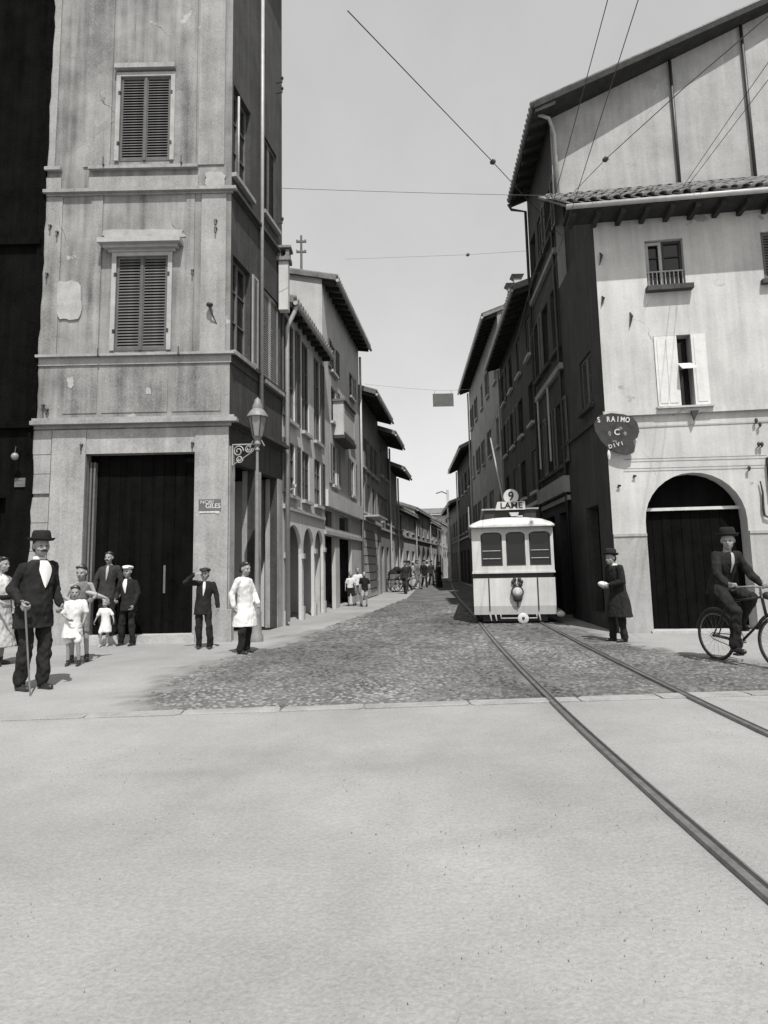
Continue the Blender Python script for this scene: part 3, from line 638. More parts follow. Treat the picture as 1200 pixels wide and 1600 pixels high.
# front windows with louvred shutters (every slat its own piece)
def louvred_window(hole, parent, hood=False):
    a, b, c, d = hole; mid = (a + b) / 2
    q = MB(); e = 0.09
    q.wbox(LF, a - e, a, c, d + e, 0.003, 0.05); q.wbox(LF, b, b + e, c, d + e, 0.003, 0.05); q.wbox(LF, a, b, d, d + e, 0.003, 0.05); fr = mk('window_surround', q, MAT['plaster_bare'], parent)
    q = MB(); q.wbox(LF, a, b, c, d, -0.20, -0.16); mk('window', q, MAT['glass'], parent)
    q = MB(); q.wbox(LF, mid - 0.028, mid + 0.028, c + 0.01, d - 0.01, 0.012, 0.03); mk('meeting_stile', q, MAT['shutter'], fr)
    slat_me = None
    for s0, s1 in ((a + 0.012, mid - 0.003), (mid + 0.003, b - 0.012)):
        m_, r = shutter_leaf(LF, s0, s1, c + 0.012, d - 0.012, -0.03, 0.04, fw=0.045)
        m_.wbox(LF, s0, s1, c + 0.002, c + 0.012, -0.03, 0.01)
        lf = mk('shutter', m_, MAT['shutter'], parent)
        n = 30; p = (r[3] - r[2]) / n
        for i in range(n):
            if slat_me is None:
                sm_ = MB(); z = 0; L_ = r[1] - r[0]
                sm_.hexa([(0, -0.030, 0), (L_, -0.030, 0), (L_, 0.0, p * 0.62), (0, 0.0, p * 0.62), (0, -0.030, 0.011), (L_, -0.030, 0.011), (L_, 0, p * 0.62 + 0.011), (0, 0, p * 0.62 + 0.011)]); slat_me = mesh_of(sm_, 'slat')
            o = link('slat', slat_me, MAT['shutter'], lf); o.location = LF.p(r[0], r[2] + i * p, -0.024) if True else None
    for s in (a - 0.02, b + 0.02):
        for t in (0.2, 0.8):
            q = MB(); q.wbox(LF, s - 0.02, s + 0.02, lerp(c, d, t) - 0.04, lerp(c, d, t) + 0.04, 0.012, 0.06); mk('hinge', q, MAT['iron'], fr)
    for s in (a - 0.28, b + 0.28):                      # iron shutter dogs on the sill
        q = MB(); q.path([LF.p(s, c - 0.12, 0.05), LF.p(s, c - 0.10, 0.13), LF.p(s, c + 0.03, 0.13)], 0.012, 5); q.ell(LF.p(s, c - 0.13, 0.12), (0.02, 0.02, 0.035)); mk('shutter_dog', q, MAT['iron'], parent)
    return fr
fr1 = louvred_window(w1, hs); q = MB(); q.wbox(LF, sf(182, 108), sf(276, 108), zf(109), zf(102), 0.004, 0.12); mk('hood', q, MAT['plaster_left_light'], fr1); fr2 = louvred_window(w2, hs)
q = MB(); q.wbox(LF, sf(160, 380), sf(287, 380), zf(384), zf(377), 0.004, 0.26); q.wbox(LF, sf(166, 380), sf(281, 380), zf(389), zf(384), 0.004, 0.16); q.wbox(LF, sf(172, 380), sf(276, 380), zf(393), zf(389), 0.004, 0.08); mk('hood', q, MAT['plaster_bare'], fr2)
def ragged(x0, x1, y0, y1, mat, out=0.008, amp=0.06, seed=0):
    """patch of newer render with a torn outline"""
    pts = []; r = random.Random(seed); cx, cy = (x0 + x1) / 2, (y0 + y1) / 2
    for i in range(28):
        t = 6.2832 * i / 28; c, s = math.cos(t), math.sin(t); k = 1 / max(abs(c), abs(s)); k = min(k, 1.22) * (1 + r.uniform(-amp, amp))
        a, z = LF.sz(cx + c * k * (x1 - x0) / 2, cy + s * k * (y1 - y0) / 2); pts.append(LF.p(a, z, 0.003))
    q = MB(); q.prism(pts, (0, -out, 0)); mk('plaster_patch', q, MAT[mat], hs)
ragged(90, 128, 440, 500, 'plaster_bare', 0.030, 0.05, 1); ragged(162, 284, 358, 377, 'plaster_bare', 0.010, 0.13, 2); ragged(322, 352, 270, 294, 'plaster_bare', 0.034, 0.12, 3)
ragged(106, 116, 590, 606, 'plaster_bare', 0.018, 0.2, 4); ragged(228, 236, 606, 616, 'plaster_bare', 0.018, 0.2, 5)
for x, y in ((80, 358), (91, 368), (338, 350), (338, 362), (69, 638), (75, 645), (129, 700), (302, 697), (75, 433), (302, 428)):     # old iron wall ties and hooks
    s, z = LF.sz(x, y); q = MB(); q.path([LF.p(s, z + 0.07, 0.0), LF.p(s, z + 0.05, 0.07), LF.p(s, z - 0.06, 0.08)], 0.018, 5); q.ell(LF.p(s, z + 0.05, 0.05), (0.035, 0.035, 0.03)); mk('wall_hook', q, MAT['iron'], hs)
s, z = LF.sz(330, 482); q = MB(); q.ell(LF.p(s, z + 0.03, 0.12), (0.07, 0.07, 0.05)); q.path([LF.p(s, z, 0.0), LF.p(s, z, 0.14), LF.p(s + 0.03, z - 0.12, 0.12), LF.p(s + 0.13, z - 0.36, 0.02)], [0.02, 0.03, 0.02, 0.008], 6); mk('wire_bracket', q, MAT['iron'], hs)
# side windows
for i, (a, b, c, d) in enumerate(sw):
    plain_window(hs, LS, a, b, max(c, 0.5), d, 'closed' if i in (1, 3) else None, 'shutter_pale' if i == 1 else 'shutter', 0.17, 'plaster_left_light')
q = MB(); a, b, c, d = sw[0]
m_, r = shutter_leaf(LS, b + 0.01, b + 0.34, c, d, 0.03); lf = mk('shutter', m_, MAT['shutter_pale'], hs); q = MB(); louvres(q, LS, r, 0.034, 0.026, 0.05); q = mk('slats', q, MAT['shutter_pale'], lf); q['kind'] = 'stuff'
sd, _ = LS.sz(403, 400); q = MB(); zt_, zb_ = ZT - 0.1, LS.sz(403, 640)[1]; q.path([LS.p(sd, zt_, 0.10), LS.p(sd, zb_, 0.10)], 0.045, 8); mk('downpipe', q, MAT['zinc'], hs, True)
q = MB(); sd2 = LS.sz(368, 300)[0]; q.path([LS.p(sd2, LS.sz(368, 150)[1], 0.06), LS.p(sd2, LS.sz(368, 285)[1], 0.06)], 0.025, 6); mk('downpipe', q, MAT['zinc'], hs, True)
for px, py in ((437, 130), (437, 146), (436, 350)):
    s, z = LS.sz(432, py); q = MB(); q.path([LS.p(s, z, 0), LS.p(s, z, 0.16), LS.p(s, z + 0.10, 0.16)], 0.014, 5); q.ell(LS.p(s, z + 0.12, 0.16), (0.035, 0.035, 0.05)); mk('insulator', q, MAT['iron'], hs)
# painted plate with lettering on the corner pier
s, z = LF.sz(328.5, 791); pl = thing('lettered_plate', 'small dark painted plate with pale letters on the corner pier', 'sign', LF.p(s, z, 0.05))
q = MB(); q.wbox(LF, s - 0.215, s + 0.225, z - 0.10, z + 0.135, 0.046, 0.055); mk('plate', q, MAT['sign_grey'], pl)
lettering('NORI', 0.10, wall_frame(LF, s - 0.05, z + 0.075, 0.058), 'paint_pale', pl, 1.1)
lettering('GILES', 0.13, wall_frame(LF, s + 0.07, z - 0.005, 0.058), 'paint_pale', pl, 0.95, 0.002)
q = MB(); q.wbox(LF, s - 0.20, s + 0.20, z - 0.135, z - 0.103, 0.046, 0.056); q.wbox(LF, s + 0.12, s + 0.20, z - 0.15, z - 0.136, 0.046, 0.056); mk('arrow_bar', q, MAT['paint_pale'], pl)

# ------------------------------------------------------------------ neighbour at the left edge, shade painted near-black into its plaster
nb = thing('neighbour_house', 'house front at the far left edge, shade painted near-black into its plaster', 'house', LF.p(sL - 1.5, 0, 0))
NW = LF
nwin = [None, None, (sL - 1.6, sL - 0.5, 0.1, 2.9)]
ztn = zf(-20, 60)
mb = wall_holes(NW, sL - 4.5, sL - 0.004, 0, ztn, nwin[2:], 0.22); shell(mb, NW, sL - 4.5, sL - 0.004, 0, ztn, 8, 0, (True, False)); mk('wall', mb, MAT['plaster_shade_black'], nb)
for i in range(40):                                      # ragged edge of the painted shade, lapping over the corner house
    pass
pts = []; rr = random.Random(5)
for i in range(60):
    z = lerp(0.02, ztn - 0.3, i / 59); pts.append((sL + 0.02 + 0.05 * mnoise.noise(Vector((z * 1.1, 0, 0))) + 0.03 * rr.random(), z))
q = MB(); o = 0
for a, z in pts: q.v += [tuple(NW.p(sL - 0.1, z, 0.05)), tuple(NW.p(a, z, 0.05)), tuple(NW.p(a, z, 0.004))]
for i in range(59): q.f += [(3 * i, 3 * i + 1, 3 * i + 4, 3 * i + 3), (3 * i + 1, 3 * i + 2, 3 * i + 5, 3 * i + 4)]
mk('shade_edge', q, MAT['plaster_shade_black'], nb)
q = MB(); q.wbox(NW, nwin[2][0], nwin[2][1], 0.1, 2.9, -0.22, -0.18); dd = mk('door', q, MAT['wood_black'], nb); planks(dd, NW, nwin[2][0], nwin[2][1], 0.12, 2.88, -0.18, 'wood_black', 6, 0.02)
for z in (4.3, 8.2): band(nb, NW, sL - 4.5, sL - 0.01, z, z + 0.14, 0.10, 'plaster_shade_black')
q = MB(); q.wbox(NW, sL - 4.6, sL - 0.005, ztn, ztn + 0.2, -8, 0.1); mk('roof', q, MAT['tile'], nb)
s, z = NW.sz(33, 716); lp = thing('wall_lamp', 'pale round lamp on a bracket on the near-black house', 'lamp', NW.p(s, z, 0.1))
q = MB(); q.ell(NW.p(s, z, 0.22), (0.07, 0.07, 0.075)); mk('globe', q, MAT['lamp_glass'], lp, True); q = MB(); q.path([NW.p(s, z + 0.18, 0.0), NW.p(s, z + 0.20, 0.2), NW.p(s, z + 0.08, 0.22)], 0.012, 5); mk('bracket', q, MAT['iron'], lp)
s, z = NW.sz(34, 754); pl = thing('name_board', 'dim grey board with letters low on the near-black house', 'sign', NW.p(s, z, 0.05))
q = MB(); q.wbox(NW, s - 0.13, s + 0.17, z - 0.09, z + 0.09, 0.004, 0.03); mk('board', q, MAT['sign_grey'], pl); lettering('CL', 0.16, wall_frame(NW, s, z, 0.033), 'cloth_mid', pl)

# ================================================================== LEFT ROW
def row_house(name, label, W, s0, s1, zt, D, mat, holes, rise=1.2, ov=0.6, mats='tile', depth=0.3, ends=(True, True), end_ov=0.1):
    h = thing(name, label, 'house', W.p((s0 + s1) / 2, 0, -1))
    mb = wall_holes(W, s0, s1, 0, zt, holes, depth); shell(mb, W, s0, s1, 0, zt, D, rise, ends)
    mk('wall', mb, MAT[mat], h); gable_roof(h, W, s0, s1, zt, D, rise, ov, mats, end_ov); return h
lz = lambda px, py: LROW.sz(px, py)
# --- arcade house next to the corner house
A0, A1 = 0.012, lz(507, 900)[0]
zA = LROW.sz(465, 481, 0.30)[1] + 0.05
arches = []
for x0, x1, yt in ((446.5, 471.5, 826), (474.2, 490.8, 826), (492.6, 505.4, 826)):
    a, b = lz(x0, 900)[0], lz(x1, 900)[0]; arches.append((a, b, 0, lz((x0 + x1) / 2, yt)[1] + 0.1, 'arch'))
zar = arches[0][3]
arches = [(a, b, 0, zar, 'arch') for a, b, *_ in arches]
z1, z2 = zar + 0.75, zar + 2.15
wA = [(s - 0.4, s + 0.4, z1, z2) for s in (A0 + 0.75, A0 + 2.3, A0 + 3.7)]
wA2 = [(s - 0.4, s + 0.4, z2 + 0.55, zA - 0.35) for s in (A0 + 0.75, A0 + 2.3, A0 + 3.7)]
hA = row_house('arcade_house', 'low arcaded house with three round arches beside the corner house', LROW, A0, A1, zA, 7, 'plaster_lime', arches + wA + wA2, 0.7, 0.30, depth=0.09, ends=(True, False), end_ov=0.0)
for i, hw in enumerate(wA + wA2): plain_window(hA, LROW, *hw, ('open', 'closed', 'far')[i % 3], 'shutter', 0.085)
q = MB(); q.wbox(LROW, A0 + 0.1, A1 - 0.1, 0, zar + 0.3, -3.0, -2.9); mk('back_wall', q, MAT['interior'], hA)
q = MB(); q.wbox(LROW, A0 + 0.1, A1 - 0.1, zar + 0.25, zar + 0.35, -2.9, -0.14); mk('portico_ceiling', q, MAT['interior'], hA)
for i, (a, b, *_) in enumerate(arches):
    for s in ([a - 0.14] if i == 0 else []) + [b + 0.02]:
        q = MB(); q.wbox(LROW, s - 0.03, s + 0.17, zar - (b - a) / 2 - 0.12, zar - (b - a) / 2 + 0.02, 0.003, 0.06); mk('capital', q, MAT['stone_pale'], hA)
        q = MB(); q.wbox(LROW, s - 0.03, s + 0.17, 0, 0.35, 0.003, 0.05); mk('plinth', q, MAT['stone_pale'], hA)
band(hA, LROW, A0, A1, zar + 0.35, zar + 0.45, 0.06, 'stone_pale', 'string_course')
sd = A0 + 0.12; zz = zA - 0.25
q = MB(); q.path([LROW.p(sd, zz + 0.15, 0.34), LROW.p(sd, zz - 0.02, 0.30), LROW.p(sd, zz - 0.42, 0.10), LROW.p(sd, 0.1, 0.10)], 0.06, 8); mk('downpipe', q, MAT['zinc'], hA, True)
s, z = lz(451, 757); q = MB(); n_ = 14; q.path([LROW.p(s + 0.10 * math.cos(6.2832 * i / n_), z + 0.07 * math.sin(6.2832 * i / n_), 0.16) for i in range(n_)], 0.018, 6, True); q.path([LROW.p(s, z - 0.07, 0.16), LROW.p(s, z - 0.16, 0.0)], 0.012, 5); mk('ring_bracket', q, MAT['tram_white'], hA)
# --- tall house with white gable
B0, B1 = A1, lz(565, 880)[0]
zB = LROW.sz(531, 449, 0.5)[1] + 0.1; print('B', A1, B1, LROW.sz(592, 560, 0.5), zB, zA)
zo = lz(540, 842)[1]
opB = [(lz(508.5, 900)[0], lz(524.5, 900)[0], 0, zo), (lz(531, 900)[0], lz(550, 900)[0], 0, zo)]
opU = [(a + 0.02, b - 0.02, zo + 0.28, zo + 0.85) for a, b, *_ in opB]
wB = []
Lb = B1 - B0
for z0_, z1_ in ((zo + 1.75, zo + 3.15), (zo + 3.95, zo + 5.2), (zo + 5.75, zo + 6.75)):
    for t in (0.24, 0.74): wB.append((B0 + Lb * t - 0.42, B0 + Lb * t + 0.42, z0_, z1_))
hB = row_house('gable_house', 'tall house with white side gable above the arcade house', LROW, B0, B1, zB, 6.5, 'plaster_pale', opB + opU + wB, 0.75, 0.5, depth=0.13, end_ov=0.1)
for i, hw in enumerate(wB): plain_window(hB, LROW, *hw, ('open', 'open', 'far', 'closed', 'open', 'far')[i], ('shutter_pale', 'shutter_pale', 'shutter', 'shutter', 'shutter', 'shutter_pale')[i], 0.12)
for a, b, c, d in opU: q = MB(); q.wbox(LROW, a, b, c, d, -0.16, -0.125); mk('shop_window', q, MAT['glass'], hB)
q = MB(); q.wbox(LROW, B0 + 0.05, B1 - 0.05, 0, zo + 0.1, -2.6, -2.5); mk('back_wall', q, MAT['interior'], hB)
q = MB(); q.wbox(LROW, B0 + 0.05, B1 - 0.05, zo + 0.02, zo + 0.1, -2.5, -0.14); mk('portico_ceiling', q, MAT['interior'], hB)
band(hB, LROW, B0 + 0.05, B1 - 0.05, zo + 0.92, zo + 1.45, 0.14, 'tram_white', 'shop_board')
band(hB, LROW, B0, B1, zo + 0.02, zo + 0.14, 0.08, 'stone_pale', 'lintel_band')
bx = (B0 + Lb * 0.22, B0 + Lb * 0.52, zo + 3.5, zo + 4.7)           # boxed-in balcony
q = MB(); q.wbox(LROW, bx[0], bx[1], bx[2], bx[3], 0.004, 0.38); bb = mk('boxed_balcony', q, MAT['plaster_pale'], hB)
q = MB(); q.wbox(LROW, bx[0] - 0.06, bx[1] + 0.06, bx[3], bx[3] + 0.08, 0.004, 0.46); mk('balcony_roof', q, MAT['tile'], bb)
q = MB(); q.wbox(LROW, bx[0] - 0.05, bx[1] + 0.05, bx[2] - 0.12, bx[2], 0.004, 0.43); mk('balcony_floor', q, MAT['wood_dark'], bb)
m_, r = shutter_leaf(LROW, bx[0] + 0.05, bx[1] - 0.05, bx[2] + 0.1, bx[3] - 0.1, 0.382, 0.02); fo = mk('balcony_screen', m_, MAT['shutter_pale'], bb)
sd = B1 - 0.15; q = MB(); q.path([LROW.p(sd, zB - 0.5, 0.10), LROW.p(sd, 0.1, 0.10)], 0.05, 8); mk('downpipe', q, MAT['zinc'], hB, True)
# --- house with the rusticated base
C0, C1 = B1, lz(594, 860)[0]
zC = 9.0
zr = 3.35; Lc = C1 - C0
dC = (C0 + Lc * 0.78, C0 + Lc * 0.97, 0, 2.7)
wC = []
for z0_, z1_ in ((3.75, 5.1), (5.75, 7.1)):
    for t in (0.14, 0.40, 0.66, 0.9): wC.append((C0 + Lc * t - 0.38, C0 + Lc * t + 0.38, z0_, z1_))
hC = row_house('rusticated_house', 'house with a base of rusticated stone blocks, third from the left corner', LROW, C0, C1, zC, 7, 'plaster_mid', [dC] + wC, 1.2, 0.75)
for i, hw in enumerate(wC): plain_window(hC, LROW, *hw, ('open', 'far', 'closed')[i % 3], ('shutter', 'shutter_pale')[i % 2], 0.2)
nr = 9
for r_ in range(nr):
    z0_ = 0.02 + r_ * (zr - 0.05) / nr; nb_ = 5; off = 0.5 if r_ % 2 else 0
    for i in range(-1, nb_ + 1):
        a, b = C0 + (i + off) * (Lc * 0.77) / nb_, C0 + (i + 1 + off) * (Lc * 0.77) / nb_; a = max(a, C0 + 0.02); b = min(b, C0 + Lc * 0.77)
        if b - a > 0.12: q = MB(); q.wbox(LROW, a + 0.02, b - 0.02, z0_ + 0.02, z0_ + (zr - 0.05) / nr - 0.02, 0.003, 0.06 + random.uniform(0, 0.02)); mk('stone_block', q, MAT['stone_pale'], hC)
band(hC, LROW, C0, C1, zr, zr + 0.15, 0.16, 'stone_pale'); q = MB(); q.wbox(LROW, dC[0], dC[1], 0, 2.7, -0.3, -0.25); mk('door', q, MAT['wood_black'], hC)
q = MB(); q.wbox(LROW, C0 + 0.3, C0 + 3.0, zr + 0.15, zr + 0.22, 0.003, 0.75); bal = mk('balcony', q, MAT['stone_pale'], hC); q = MB()
for i in range(15): s_ = C0 + 0.32 + i * 0.19; q.tube(LROW.p(s_, zr + 0.22, 0.72), LROW.p(s_, zr + 1.1, 0.72), 0.012, n=4)
q.path([LROW.p(C0 + 0.3, zr + 1.1, 0.72), LROW.p(C0 + 3.0, zr + 1.1, 0.72)], 0.02, 5); mk('railing', q, MAT['iron'], bal)
# --- further houses down the left side: the street bends to the right
def far_house(i, name, label, W, s0, s1, zt, mat, shut, nwin=3, floors=2, ov=0.6, arcade=False):
    r = random.Random(40 + i); Lh = s1 - s0; holes = []; wins = []
    zg = 2.9
    ng = max(2, int(Lh / 2.4))
    for k in range(ng):
        c = s0 + Lh * (k + 0.5) / ng; hw = Lh / ng * (0.34 if arcade else 0.24)
        holes.append((c - hw, c + hw, 0, zg if arcade else 2.4) + (('arch',) if arcade else ()))
    fh = (zt - zg - 0.6) / floors
    for f in range(floors):
        for k in range(nwin):
            c = s0 + Lh * (k + 0.5) / nwin; z0_ = zg + 0.5 + f * fh; hh = (c - 0.42, c + 0.42, z0_ + 0.3, z0_ + min(1.65, fh - 0.2)); holes.append(hh); wins.append(hh)
    h = row_house(name, label, W, s0, s1, zt, 6, mat, holes, r.uniform(0.8, 1.5), ov)
    for k in range(ng):
        c = s0 + Lh * (k + 0.5) / ng; hw = Lh / ng * (0.34 if arcade else 0.24); q = MB(); q.wbox(W, c - hw - 0.02, c + hw + 0.02, 0, zg if arcade else 2.42, -0.40, -0.3); mk('door', q, MAT['wood_black' if k % 2 else 'wood_dark'], h)
    for k, hw in enumerate(wins): plain_window(h, W, *hw, ('open', 'closed', 'far', None)[r.randrange(4)], shut, 0.2)
    band(h, W, s0, s1, zg + 0.35, zg + 0.47, 0.08, 'stone_pale', 'string_course')
    q = MB(); q.path([W.p(s1 - 0.15, zt - 0.3, 0.10), W.p(s1 - 0.15, 0.1, 0.10)], 0.05, 6); mk('downpipe', q, MAT['zinc'], h)
    return h
D1 = C1 + 8.0
far_house(1, 'dark_eaved_house', 'narrow house with deep black eaves beyond the rusticated house', LROW, C1, C1 + 4.0, 8.4, 'plaster_mid', 'shutter', 2, 2, 0.9)
far_house(2, 'lower_eaved_house', 'smaller house with low black eaves further down the left side', LROW, C1 + 4.0, D1, 7.2, 'plaster_pale', 'shutter_pale', 2, 1, 0.9)
FW = Wall(LROW.p(D1, 0), (0.19, 1), (1, 0))
labs = ['pale sunlit house, first past the bend on the left', 'pale sunlit house with arcade, second past the bend', 'pale sunlit house, third past the bend on the left', 'last pale house before the end of the street on the left']
ss = [0, 8, 17, 27, 40]
for i in range(4): far_house(3 + i, 'sunlit_house', labs[i], FW, ss[i], ss[i + 1], (5.0, 5.6, 5.2, 5.8)[i], ('plaster_pale', 'plaster_white_up', 'plaster_pale', 'plaster_white_up')[i], 'shutter', 3, 1, 0.16, i % 2 == 1)
EW = Wall((5.5, 84), (1, -0.12), (0, -1))
far_house(9, 'end_house', 'white house closing the far end of the street', EW, -4, 7, 8.0, 'plaster_white', 'shutter', 4, 2, 0.4)

# roof furniture of the left row
s, z = lz(443, 400); q = MB(); ch = thing('chimney_pot', 'pale chimney with a dark cap above the arcade house roof', 'chimney', LROW.p(A0 + 0.2, zA, -0.4))
c0 = atY(444, 405, 15.5); q.box(c0.x - 0.12, c0.x + 0.12, c0.y - 0.12, c0.y + 0.12, zA - 0.4, c0.z - 0.1); mk('stack', q, MAT['plaster_pale'], ch)
q = MB(); q.box(c0.x - 0.18, c0.x + 0.18, c0.y - 0.18, c0.y + 0.18, c0.z - 0.1, c0.z); q.box(c0.x - 0.15, c0.x - 0.06, c0.y - 0.15, c0.y + 0.15, c0.z, c0.z + 0.22); q.box(c0.x + 0.06, c0.x + 0.15, c0.y - 0.15, c0.y + 0.15, c0.z, c0.z + 0.2); q.box(c0.x - 0.2, c0.x + 0.2, c0.y - 0.2, c0.y + 0.2, c0.z + 0.22, c0.z + 0.28); mk('cap', q, MAT['tile'], ch)
pb = atY(471, 432, 20.5); pt = atY(472, 368, 20.5); tp = thing('telegraph_pole', 'thin telegraph pole with crossarms on the left roof', 'pole', pb)
q = MB(); q.tube((pb.x, pb.y, pb.z - 1.2), (pb.x, pb.y, pt.z), 0.05, 0.035); mk('post', q, MAT['wood_mid'], tp)
for t in (0.15, 0.4):
    z = lerp(pt.z, pb.z, t); q = MB(); q.box(pb.x - 0.17, pb.x + 0.17, pb.y - 0.03, pb.y + 0.03, z - 0.03, z + 0.03); ar = mk('crossarm', q, MAT['wood_mid'], tp)
    for dx in (-0.14, 0.14): q = MB(); q.lathe([(0.02, 0), (0.035, 0.03), (0.03, 0.07), (0.0, 0.09)], (pb.x + dx, pb.y, z + 0.03), 8); mk('insulator', q, MAT['tram_white'], ar)

# ================================================================== RIGHT CORNER HOUSE
RF = Wall(RC, (1, -0.12), (0, -1))
rz = lambda py, px=1100: RF.sz(px, py)[1]
rs = lambda px, py: RF.sz(px, py)[0]
zR = RF.sz(940, 345)[1]
R1D = 3.3                                             # depth of the low front part
hR = thing('white_corner_house', 'whitewashed corner house with a large arched doorway on the right', 'house', tuple(RC))
a0, a1 = rs(1015, 900), rs(1176, 900)
zc = rz(738, 1087); RW = 6.0
arch = (a0, a1, 0.0, zc, 'arch')
rw1 = (rs(1009, 410), rs(1069, 410), rz(449, 1040), rz(374, 1040)); rw2 = (rs(1024, 580), rs(1083, 580), rz(636, 1050), rz(524, 1050))
rw3 = (rs(1196, 450), rs(1196, 450) + 0.7, rw1[2], rw1[3])
mb = wall_holes(RF, 0, RW, 0, zR, [arch, rw1, rw2, rw3], 0.35); mk('wall', mb, MAT['plaster_white'], hR)
sw_ = [(RROW.sz(926, 600)[0], RROW.sz(906, 600)[0], 0, 0)]
rsh = (RROW.sz(926, 600)[0] + 0.02, RROW.sz(907, 600)[0], RROW.sz(915, 642)[1], RROW.sz(915, 556)[1])
mb = wall_holes(RROW, 0, R1D + 0.5, 0, zR, [rsh, (0.9, 1.9, 0.3, 2.6)], 0.3)
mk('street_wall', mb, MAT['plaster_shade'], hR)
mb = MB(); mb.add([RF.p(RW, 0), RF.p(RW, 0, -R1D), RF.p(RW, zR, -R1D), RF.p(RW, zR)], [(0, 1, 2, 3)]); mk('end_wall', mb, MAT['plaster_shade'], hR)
plain_window(hR, RROW, *rsh, 'closed', 'shutter', 0.2, 'plaster_shade')
q = MB(); q.wbox(RROW, 0.9, 1.9, 0.3, 2.6, -0.3, -0.25); mk('side_door', q, MAT['wood_black'], hR)
for z in (rz(640, 990) - 0.1,):
    q = MB(); q.wbox(RROW, 0, R1D + 0.5, z, z + 0.1, 0.003, 0.06); mk('string_course', q, MAT['plaster_shade'], hR)
zb = rz(642, 1080); q = MB(); q.wbox(RF, -0.05, RW, zb - 0.05, zb + 0.05, 0.003, 0.075); mk('string_course', q, MAT['plaster_white'], hR)
q = MB(); q.wbox(RF, 0.0, RW, zb - 0.30, zb - 0.27, 0.003, 0.012); mk('string_course', q, MAT['plaster_white_up'], hR)
zdado = rz(838, 990)
for a, b in ((0.0, a0 - 0.004), (a1 + 0.004, RW)):
    q = MB(); q.wbox(RF, a, b, 0, zdado, 0.003, 0.035); mk('dado', q, MAT['plaster_white_up'], hR)
    q = MB(); q.wbox(RF, a, b, zdado, zdado + 0.05, 0.003, 0.055); mk('dado_rail', q, MAT['plaster_white_up'], hR)
# arched door: black boards under a pale transom bar
zt_ = rz(793, 1085)
q = MB(); n = 16; r_ = (a1 - a0) / 2; sp = zc - r_; P = [(a0 - 0.02, 0.0), (a1 + 0.02, 0.0)] + [((a0 + a1) / 2 + (r_ + 0.02) * math.cos(math.pi * i / n), sp + (r_ + 0.02) * math.sin(math.pi * i / n)) for i in range(n + 1)]
q.prism([RF.p(a, z, -0.40) for a, z in P], Vector((RF.n.x, RF.n.y, 0)) * 0.06); ad = mk('arched_door', q, MAT['wood_black'], hR)
planks(ad, RF, a0 + 0.02, a1 - 0.02, 0.06, zt_ - 0.05, -0.34, 'wood_black', 10, 0.025)
q = MB(); q.wbox(RF, a0 + 0.02, a1 - 0.02, zt_ - 0.03, zt_ + 0.03, -0.34, -0.22); mk('transom_bar', q, MAT['tram_white'], ad)
q = MB(); q.wbox(RF, a0 - 0.05, a1 + 0.05, 0, 0.05, -0.34, 0.12); mk('door_step', q, MAT['stone_pale'], hR)
# upper window with balustrade and curtain
plain_window(hR, RF, *rw1, None, depth=0.16, sill=None, fm='wood_dark')
q = MB(); q.wbox(RF, rw1[0] - 0.05, rw1[1] + 0.10, rw1[2] - 0.10, rw1[2], 0.004, 0.16); mk('sill', q, MAT['wood_dark'], hR)
m_, r = shutter_leaf(RF, rw1[0] + 0.02, rw1[0] + 0.34, rw1[2] + 0.02, rw1[3] - 0.02, -0.10); mk('casement', m_, MAT['plaster_bare'], hR)
q = MB(); n = 9
for i in range(n): s_ = lerp(rw1[0] + 0.04, rw1[1] - 0.04, i / (n - 1)); q.tube(RF.p(s_, rw1[2], -0.03), RF.p(s_, rw1[2] + 0.36, -0.03), 0.010, n=5)
q.path([RF.p(rw1[0], rw1[2] + 0.36, -0.03), RF.p(rw1[1], rw1[2] + 0.36, -0.03)], 0.014, 5); mk('balustrade', q, MAT['zinc'], hR)
plain_window(hR, RF, *rw3, 'closed', 'shutter', 0.16, 'wood_dark')
# lower window: left leaf closed, right leaf swung half open with a tilted flap
a, b, c, d = rw2; mid = lerp(a, b, 0.62)
q = MB(); q.wbox(RF, a, b, c, d, -0.30, -0.26); mk('window', q, MAT['glass'], hR)
q = MB(); q.wbox(RF, a + 0.01, mid, c + 0.01, d - 0.01, -0.03, 0.015); q.wbox(RF, a + 0.06, lerp(a, mid, 0.47), c + 0.08, d - 0.08, 0.016, 0.024); q.wbox(RF, lerp(a, mid, 0.53), mid - 0.05, c + 0.08, d - 0.08, 0.016, 0.024); mk('shutter', q, MAT['shutter_white'], hR)
q = MB(); q.wbox(RF, b - 0.01, b + 0.27, c + 0.01, d - 0.01, 0.006, 0.04); q.wbox(RF, b + 0.04, b + 0.22, c + 0.08, d - 0.08, 0.041, 0.048); mk('shutter', q, MAT['shutter_white'], hR)
zm = lerp(c, d, 0.55); q = MB(); q.hexa([RF.p(mid, zm - 0.10, 0.22), RF.p(b, zm - 0.10, 0.22), RF.p(b, zm + 0.05, -0.02), RF.p(mid, zm + 0.05, -0.02), RF.p(mid, zm - 0.08, 0.22), RF.p(b, zm - 0.08, 0.22), RF.p(b, zm + 0.08, -0.02), RF.p(mid, zm + 0.08, -0.02)]); mk('flap', q, MAT['shutter_white'], hR)
q = MB(); q.wbox(RF, a - 0.05, b + 0.30, zb + 0.051, zb + 0.09, 0.004, 0.14); mk('sill', q, MAT['stone_pale'], hR)
q = MB(); s_ = rs(1083, 655); q.prism([RF.p(s_ - 0.07, zb - 0.02, 0.08), RF.p(s_ + 0.08, zb - 0.02, 0.08), RF.p(s_ - 0.02, zb - 0.22, 0.08)], Vector((RF.n.x, RF.n.y, 0)) * 0.05); mk('bracket', q, MAT['iron'], hR)
